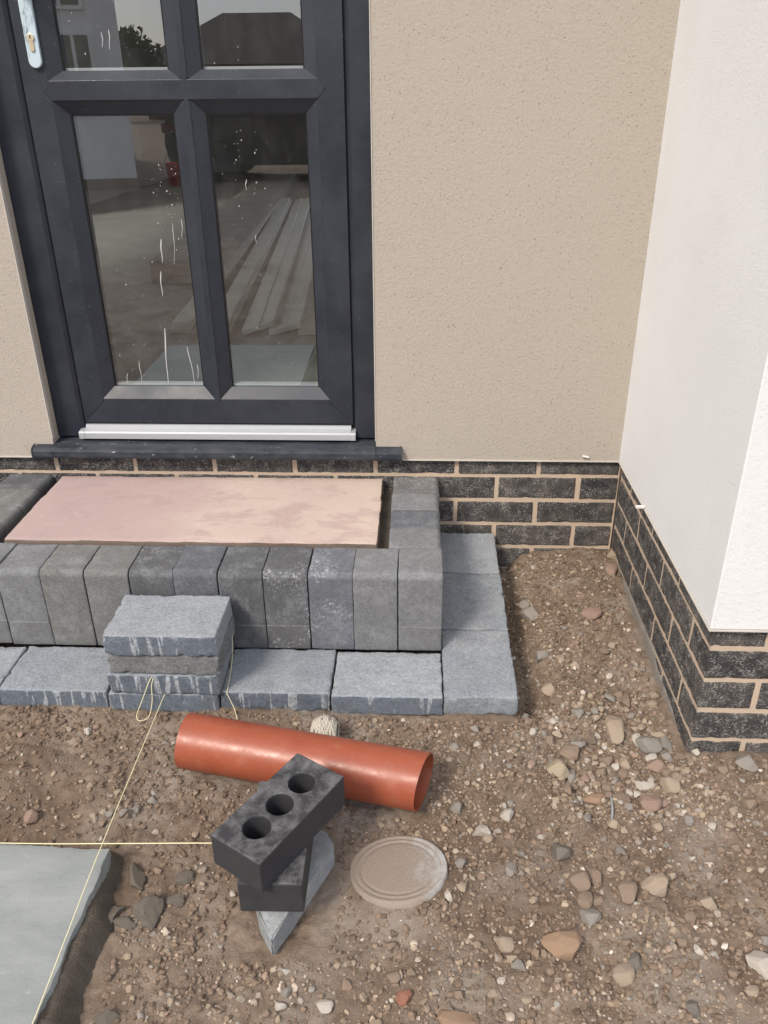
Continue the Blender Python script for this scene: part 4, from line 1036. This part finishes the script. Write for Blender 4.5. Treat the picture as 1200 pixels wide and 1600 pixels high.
# stones left with a shared label: tie each to the nearest stone that has a label of its own
uniq = [s for s in stones if s[0]['group'] == 'stones in the soil']; cand = {}
for s in stones:
    if s[0]['group'] == 'stones in the soil': continue
    u = min(uniq, key=lambda q: (q[2] - s[2]) ** 2 + (q[3] - s[3]) ** 2); dx, dy = s[2] - u[2], s[3] - u[3]
    if math.hypot(dx, dy) > .085: continue
    side = ('right of' if dx > 0 else 'left of') if abs(dx) > abs(dy) * .75 else ('above' if dy > 0 else 'below')
    lab = '%s stone just %s the %s' % (TONE[s[1]][0], side, u[0]['label'])
    if len(lab.split()) <= 16: cand.setdefault(lab, []).append((math.hypot(dx, dy), s))
for lab, L in cand.items():
    if len(L) == 1: L[0][1][0]['label'] = lab; L[0][1][0]['group'] = 'stones in the soil'
# mortar clods by the grey slab
for i, (x, y, wx, wy, h, rz, lab) in enumerate(((-1.040, -1.114, .026, .060, .030, .35, 'upright wedge of grey mortar beside the string crossing'), (-.996, -1.182, .048, .050, .036, -.4, 'largest pale clod of dried mortar between grey slab and bricks'),
        (-.955, -1.111, .036, .030, .022, .2, 'crumbly grey mortar clod nearest the dark bricks'), (-1.057, -1.190, .040, .032, .026, .1, 'low dark mortar clod against the slab bedding'),
        (-.962, -1.158, .030, .030, .018, .9, 'small dark soil clod behind the largest mortar clod'), (-1.029, -1.205, .040, .024, .014, .0, 'flat brown soil clod in front of the mortar clods'), (-1.008, -1.361, .036, .028, .020, .3, 'grey mortar clod at the bottom edge near the slab'))):
    me = stone_me(300 + i, 7); V = np.empty(len(me.vertices) * 3, np.float32); me.vertices.foreach_get('co', V); V = V.reshape(-1, 3)
    V *= (1 + .22 * fbm(V * 3.2 + i, 4, 40 + i, .65))[:, None]; me.vertices.foreach_set('co', V.ravel()); me.update(); me.name = 'mortar_clod'
    z = float(hfun([x], [y])[0]); o = link('mortar_clod', me, M['clod'], None, (x, y, z + h * .15), (.1, .2 * (i % 3 - 1), rz)); o.scale = (wx / 2, wy / 2, h / 2); tag(o, lab, 'clod')
# cable end sticking out of the soil
z = lambda x, y: float(hfun([x], [y])[0])
string_obj('cable_end', [(-.176, -.872, z(-.176, -.872) - .004), (-.178, -.900, z(-.178, -.9) + .006), (-.182, -.930, z(-.182, -.93) + .007), (-.188, -.955, z(-.188, -.955) + .004), (-.198, -.975, z(-.198, -.975) - .004)], .0028, M['cable'], 'short grey cable end poking out of the soil at the right', 'cable', 8)

# gravel and soil crumbs: uncountable, one mesh
I1, I1F = ico(1); I2, I2F = ico(2)
TC = [np.array(c) for c in ((.36, .29, .215), (.30, .235, .17), (.28, .26, .235), (.20, .145, .105), (.25, .19, .14), (.55, .50, .43), (.33, .24, .185), (.42, .36, .29))]
def gravel(name, N, lo, hi, base, bF, seed, crumbs, flat, xr=(-1.62, .30), yr=(-1.47, -.01)):
    r_ = np.random.default_rng(seed); X = r_.uniform(*xr, N * 5); Y_ = r_.uniform(*yr, N * 5); keep = np.zeros(len(X), bool)
    s = np.minimum(lo + r_.exponential((hi - lo) * .32, len(X)), hi); n = 0
    cl = fbm(np.stack([X * 9, Y_ * 9, X * 0], 1), 3, seed)
    u = r_.uniform(size=len(X))
    for i in range(len(X)):
        d = density(X[i], Y_[i]) if not crumbs else (.55 if X[i] < -.6 else .8) * (3.0 if -.79 < Y_[i] < -.69 else .8)
        if u[i] < d * (1 + 1.3 * cl[i]) and free(X[i], Y_[i], s[i] * .6):
            keep[i] = True; n += 1
            if n >= N: break
    X, Y_, s = X[keep], Y_[keep], s[keep]; n = len(X); h = hfun(X, Y_)
    nv = len(base); V = np.repeat(base[None], n, 0)
    if nv > 20:
        for _ in range(9):
            q = r_.normal(size=(n, 3)); q /= np.linalg.norm(q, axis=1)[:, None]; V = V - np.maximum(np.einsum('nvk,nk->nv', V, q) - r_.uniform(.40, .80, n)[:, None], 0)[..., None] * q[:, None, :]
        V = V * (1.25 + r_.normal(0, .04, (n, nv, 1)))
    else: V = V * (1 + r_.normal(0, .20, (n, nv, 1)).clip(-.4, .4))
    sc = np.stack([r_.uniform(.75, 1.25, n), r_.uniform(.75, 1.25, n), r_.uniform(flat, 1.0, n)], 1)[:, None, :] * (s / 2)[:, None, None]
    V = V * sc; a = r_.uniform(0, 6.28, n); ca, sa = np.cos(a)[:, None], np.sin(a)[:, None]
    b = r_.normal(0, .35, n); cb, sb = np.cos(b)[:, None], np.sin(b)[:, None]
    x, y, z_ = V[..., 0], V[..., 1], V[..., 2]; x, z_ = x * cb - z_ * sb, x * sb + z_ * cb; x, y = x * ca - y * sa, x * sa + y * ca
    V = np.stack([x + X[:, None], y + Y_[:, None], z_ + (h + s * .12)[:, None]], 2).reshape(-1, 3)
    F = (bF[None] + (np.arange(n) * nv)[:, None, None]).reshape(-1, 3)
    if crumbs: col = np.array([.15, .108, .078]) * r_.uniform(.6, 1.5, (n, 1))
    else: col = np.array(TC)[r_.choice(len(TC), n, p=(.2, .17, .15, .15, .15, .05, .07, .06))] * r_.uniform(.75, 1.15, (n, 1))
    me = fast_mesh(name, V, F, False); at = me.attributes.new('tint', 'FLOAT_COLOR', 'POINT')
    at.data.foreach_set('color', np.repeat(np.concatenate([col, np.ones((n, 1))], 1), nv, 0).astype(np.float32).ravel())
    return me
o = link('gravel', gravel('gravel', 5600, .0045, .0125, I2, I2F, 31, False, .5), M['pebble']); tag(o, 'pale pebbles scattered over the brown soil', 'gravel', None, 'stuff')
o = link('rubble', gravel('rubble', 620, .006, .0135, I2, I2F, 53, False, .55, (-.30, .02), (-.97, -.60)), M['pebble']); tag(o, 'loose angular rubble filling the trench and its mouth', 'rubble', None, 'stuff')
o = link('grit', gravel('grit', 17000, .0016, .0052, I1, I1F, 37, False, .5), M['pebble']); tag(o, 'fine pale grit scattered over the brown soil', 'gravel', None, 'stuff')
o = link('soil_crumbs', gravel('soil_crumbs', 17000, .002, .013, I1, I1F, 41, True, .6), M['pebble']); tag(o, 'loose crumbs of brown soil', 'soil', None, 'stuff')

# ================================================================== ROOM BEHIND THE DOOR
scr = m_plain('grey_screed', (.20, .206, .194), .8, .2, 5); plas = m_plain('grey_plaster', (.42, .40, .36), .9, .1, 4)
RX0, RX1, RY0, RY1, RZ0, RZ1 = -3.4, -.30, .252, 8.6, .118, 2.55
tag(link('interior_floor', box_me('interior_floor', RX0, RX1, RY0 - .13, RY1, RZ0 - .06, RZ0), scr), kind='structure')
bm = bmesh.new()
t = .12
bm_box(bm, RX0 - t, RX0, RY0, .8, RZ0, RZ1); bm_box(bm, RX0 - t, RX0, 4.2, RY1, RZ0, RZ1); bm_box(bm, RX0 - t, RX0, .8, 4.2, RZ0, .5); bm_box(bm, RX0 - t, RX0, .8, 4.2, 2.35, RZ1)  # openings in both side walls are added, out of view, to let daylight in
bm_box(bm, RX1, RX1 + t, RY0, 3.0, RZ0, RZ1); bm_box(bm, RX1, RX1 + t, 6.0, RY1, RZ0, RZ1); bm_box(bm, RX1, RX1 + t, 3.0, 6.0, 2.2, RZ1); bm_box(bm, RX1, RX1 + t, 3.0, 6.0, RZ0, .5)
bm_box(bm, RX0 - t, RX1 + t, RY1, RY1 + t, RZ0, RZ1)
tag(link('interior_wall', mesh_bm('interior_wall', bm), plas), kind='structure')
tag(link('interior_ceiling', box_me('interior_ceiling', RX0 - t, RX1 + t, RY0, RY1 + t, RZ1 + .001, RZ1 + .1), plas), kind='structure')
prim = m_plain('primed_white_timber', (.58, .575, .55), .7, .06, 30)
BD = [(-1.205, 1.035, -1.60, 5.4, .0, 8, 'leftmost board of the fan behind the glass'), (-1.150, 1.055, -1.52, 5.4, .012, 8, 'second board from the left, behind the glass'), (-1.098, 1.025, -1.44, 5.4, .0, 6, 'third board from the left, behind the glass'),
      (-1.045, 1.035, -1.36, 5.4, .012, 6, 'fourth board from the left, behind the glass'), (-.985, 1.022, -1.27, 5.4, .0, 0, 'board lying flat right of the fan indoors'), (-1.325, 1.035, -1.70, 5.4, .0, 0, 'lower flat board left of the fan indoors'), (-1.335, 1.06, -1.715, 5.4, .0195, 0, 'board resting on another left of the fan indoors'),
      (-1.49, 1.05, -1.80, 5.4, .0, 0, 'lower board seen through the left pane'), (-1.487, 1.07, -1.78, 5.4, .0195, 0, 'upper board seen through the left pane')]
for i, (x0, y0, x1, y1, dz, tl, lab) in enumerate(BD):
    L = math.hypot(x1 - x0, y1 - y0); me = box_me('timber_board', -.036, .036, 0, L, 0, .018, .0015)
    o = link('timber_board', me, prim, None, (x0, y0, RZ0 + .002 + dz + (.006 if tl else 0)), (0, R(-tl * 2.2), math.atan2(-(x1 - x0), y1 - y0))); tag(o, 'white primed ' + lab, 'board', 'boards on the floor indoors')
o = link('boxed_panel_stack', box_me('boxed_panel_stack', -.16, .16, 0, 5.6, 0, .11, .004), m_plain('board_edge', (.22, .21, .19), .85, .12, 3), None, (-1.72, 2.0, RZ0 + .002), (0, 0, R(3.2))); tag(o, 'long low stack of boards on the floor indoors behind the fan', 'board')

# ================================================================== WHAT THE GLASS REFLECTS (behind the photographer)
white = m_plain('white_house_render', (.70, .70, .70), .9, .05, 2); tile = m_plain('dark_roof_tiles', (.055, .045, .042), .8, .3, 4); dk = m_plain('dark_window', (.03, .035, .04), .2, .2, 3); brk = m_plain('red_brown_brickwork', (.17, .095, .07), .9, .25, 6); pvc = m_plain('white_frame', (.72, .72, .72), .5, .05, 3)
nb = empty('white_house', (-4.72, -10.6, -.26), R(-17.8)); tag(nb, 'white rendered neighbouring house reflected in the left door panes', 'house')
link('wall', box_me('wall', -8, 0, -6.4, 0, -.14, 5.6), white, nb)
link('plinth', box_me('plinth', -8.02, .02, -6.42, .02, -.14, .14), brk, nb)
link('roof', prism_me('roof', [(-6.8, 5.6), (-3.2, 8.2), (.4, 5.6)], 'x', -8.3, .3), tile, nb)
for x0, x1, z0, z1 in ((-.85, -.35, 1.0, 2.0), (-1.0, -.4, 2.25, 3.6), (-2.8, -1.9, 1.0, 2.2), (-5.2, -4.0, 1.0, 2.2)):
    w = link('window', box_me('window', x0, x1, -.03, .05, z0, z1), pvc, nb)
    for q in (0, 1):
        m = (x0 + x1) / 2; a0, a1 = ((x0 + .05, m - .025), (m + .025, x1 - .05))[q]; o = link('pane', box_me('pane', a0, a1, -.02, .06, z0 + .05, z1 - .05), dk); o.parent = w
bg = empty('bungalow', (-10, -53, -.26)); tag(bg, 'low hip-roofed house reflected in the upper door panes', 'house')
under(link('wall', box_me('wall', -16.2, -4.2, -57, -49.5, -.4, 2.5), brk), bg)
rv = [(-16.8, -57.6, 2.5), (-3.6, -57.6, 2.5), (-3.6, -48.9, 2.5), (-16.8, -48.9, 2.5), (-12.2, -53.2, 5.25), (-8.2, -53.2, 5.25)]
under(link('roof', mesh_np('roof', rv, [(0, 1, 5, 4), (1, 2, 5), (2, 3, 4, 5), (3, 0, 4), (3, 2, 1, 0)]), tile), bg)
for x0, x1 in ((-14.9, -13.3), (-11.4, -9.6), (-7.6, -5.9)):
    w = under(link('window', box_me('window', x0, x1, -49.55, -49.42, .7, 2.0), pvc), bg); o = link('pane', box_me('pane', x0 + .1, x1 - .1, -49.5, -49.40, .8, 1.9), dk); o.parent = w
hl = bpy.data.materials.new('x'); bpy.data.materials.remove(hl)
hill = m_plain('wooded_hill', (.05, .065, .05), 1, .4, .2)
V = []; F = []; n = 60
for i in range(n):
    x = -110 + 200 * i / (n - 1); h = 7.5 + 3.0 * math.sin(x * .06) + 2.0 * math.sin(x * .17 + 1); V += [(x, -135, -1), (x, -142, h), (x, -158, -1)]
for i in range(n - 1): F += [(i * 3, i * 3 + 3, i * 3 + 4, i * 3 + 1), (i * 3 + 1, i * 3 + 4, i * 3 + 5, i * 3 + 2)]
tag(link('hill', mesh_np('hill', V, F, True), hill), kind='structure')
leaf = m_plain('dark_leaves', (.035, .05, .022), .9, .4, 2); bark = m_plain('bark', (.09, .07, .05), .9, .3, 6)
def tree(x, y, H, Rr, seed, lab):
    t = empty('tree', (x, y, -.26)); tag(t, lab, 'tree', 'trees reflected in the door glass'); q = np.random.default_rng(seed)
    pth = [(0, 0, -.1), (.05, .03, H * .3), (-.04, .08, H * .6), (.02, 0, H * .85)]; c = np.array(spline(pth, 6)); Vt, Ft = tube_np(c, list(np.linspace(.22, .05, len(c))), 8); o = link('trunk', fast_mesh('trunk', Vt, Ft), bark); o.parent = t
    N = 2600; V = []; F = []
    P = q.normal(size=(N, 3)); P /= np.linalg.norm(P, axis=1)[:, None]; P *= (q.uniform(.35, 1, N) ** .5 * (1 + .35 * fbm(P * 2.2, 3, seed)))[:, None] * np.array([Rr, Rr, H * .36]); P[:, 2] += H * .66
    for p in P:
        a = q.normal(size=3); a /= np.linalg.norm(a); b = np.cross(a, q.normal(size=3)); b /= np.linalg.norm(b) + 1e-9; s = q.uniform(.12, .26); k = len(V); V += [p - a * s, p + b * s * .5, p + a * s, p - b * s * .5]; F.append((k, k + 1, k + 2, k + 3))
    o = link('crown', fast_mesh('crown', np.array(V), np.array(F), False), leaf); o.parent = t
tree(-16.5, -46, 4.3, 2.2, 1, 'dark tree left of the hip-roofed house, in the reflection'); tree(-20.0, -47, 5.0, 2.0, 2, 'taller dark tree further left in the reflection'); tree(-1.5, -60, 5.2, 2.4, 3, 'dark tree right of the hip-roofed house, in the reflection')
# parked dark car side on
car = empty('parked_car', (-2.3, -12.3, -.26)); tag(car, 'dark parked car reflected in the lower door panes', 'car')
paint = m_plain('dark_car_paint', (.018, .014, .017), .25, .1, 2); tyre = m_plain('tyre', (.015, .015, .015), .9, .2, 9); red = m_plain('red_lens', (.45, .01, .012), .2, .1, 4); alloy = m_plain('alloy', (.04, .04, .042), .5, .1, 5)
low = [(-2.15, .30), (-2.20, .55), (-2.15, .92), (-1.2, .98), (.75, .98), (1.75, .86), (2.1, .62), (2.12, .32), (1.75, .24), (-1.8, .24)]
top = [(-2.10, .92), (-1.75, 1.40), (-1.3, 1.47), (-.1, 1.46), (.35, 1.36), (1.0, .97), (-1.2, .985)]
def cprism(name, pts, y0, y1, mat, inset=0):
    o = link(name, prism_me(name, pts, 'y', y0, y1, .03), mat); o.parent = car; return o
cprism('body', low, -.86, .86, paint); cprism('cabin', top, -.72, .72, paint)
for a in ([(-1.85, .99), (-1.62, 1.36), (-1.0, 1.40), (-1.0, .99)], [(-.94, .99), (-.94, 1.40), (-.12, 1.40), (-.12, .99)], [(-.06, .99), (-.06, 1.39), (.28, 1.31), (.78, .99)]):
    o = link('side_window', prism_me('side_window', a, 'y', .715, .728), dk); o.parent = car
for x in (-1.38, 1.32):
    for s in (-1, 1):
        y0, y1 = (.68, .885) if s > 0 else (-.885, -.68)
        w = link('wheel', prism_me('wheel', [(x + .32 * math.cos(2 * math.pi * i / 24), .32 + .32 * math.sin(2 * math.pi * i / 24)) for i in range(24)], 'y', y0, y1, .03), tyre); w.parent = car
        r_ = link('rim', prism_me('rim', [(x + .20 * math.cos(2 * math.pi * i / 24), .32 + .20 * math.sin(2 * math.pi * i / 24)) for i in range(24)], 'y', min(y0, y1) - .004, max(y0, y1) + .004), alloy); r_.parent = w
for s in (-1, 1):
    o = link('tail_light', box_me('tail_light', -2.215, -2.02, s * .74 - .14, s * .74 + .135, .70, .84, .02), m_plain('dull_red_lens', (.10, .008, .010), .3, .1, 4)); o.parent = car

# red bucket standing near the car's rear
bk = empty('bucket', (-4.22, -10.95, -.262)); tag(bk, 'red plastic bucket reflected low in the left door pane', 'bucket')
V = []; F = []; pr = [(.0, .0), (.115, .0), (.155, .30), (.165, .305), (.165, .32), (.150, .32), (.112, .012), (.0, .012)]
for r_, z_ in pr:
    for s_ in range(28): V.append((r_ * math.cos(2 * math.pi * s_ / 28), r_ * math.sin(2 * math.pi * s_ / 28), z_))
for i in range(len(pr) - 1):
    for s_ in range(28): F.append((i * 28 + s_, i * 28 + (s_ + 1) % 28, (i + 1) * 28 + (s_ + 1) % 28, (i + 1) * 28 + s_))
o = link('shell', fast_mesh('shell', np.array(V), np.array(F)), red); o.parent = bk
Vh, Fh = tube_np([(.16 * math.cos(t), .02, .31 + .15 * math.sin(t)) for t in np.linspace(0, math.pi, 20)], .004, 6)
o = link('handle', fast_mesh('handle', Vh, Fh), alloy); o.parent = bk
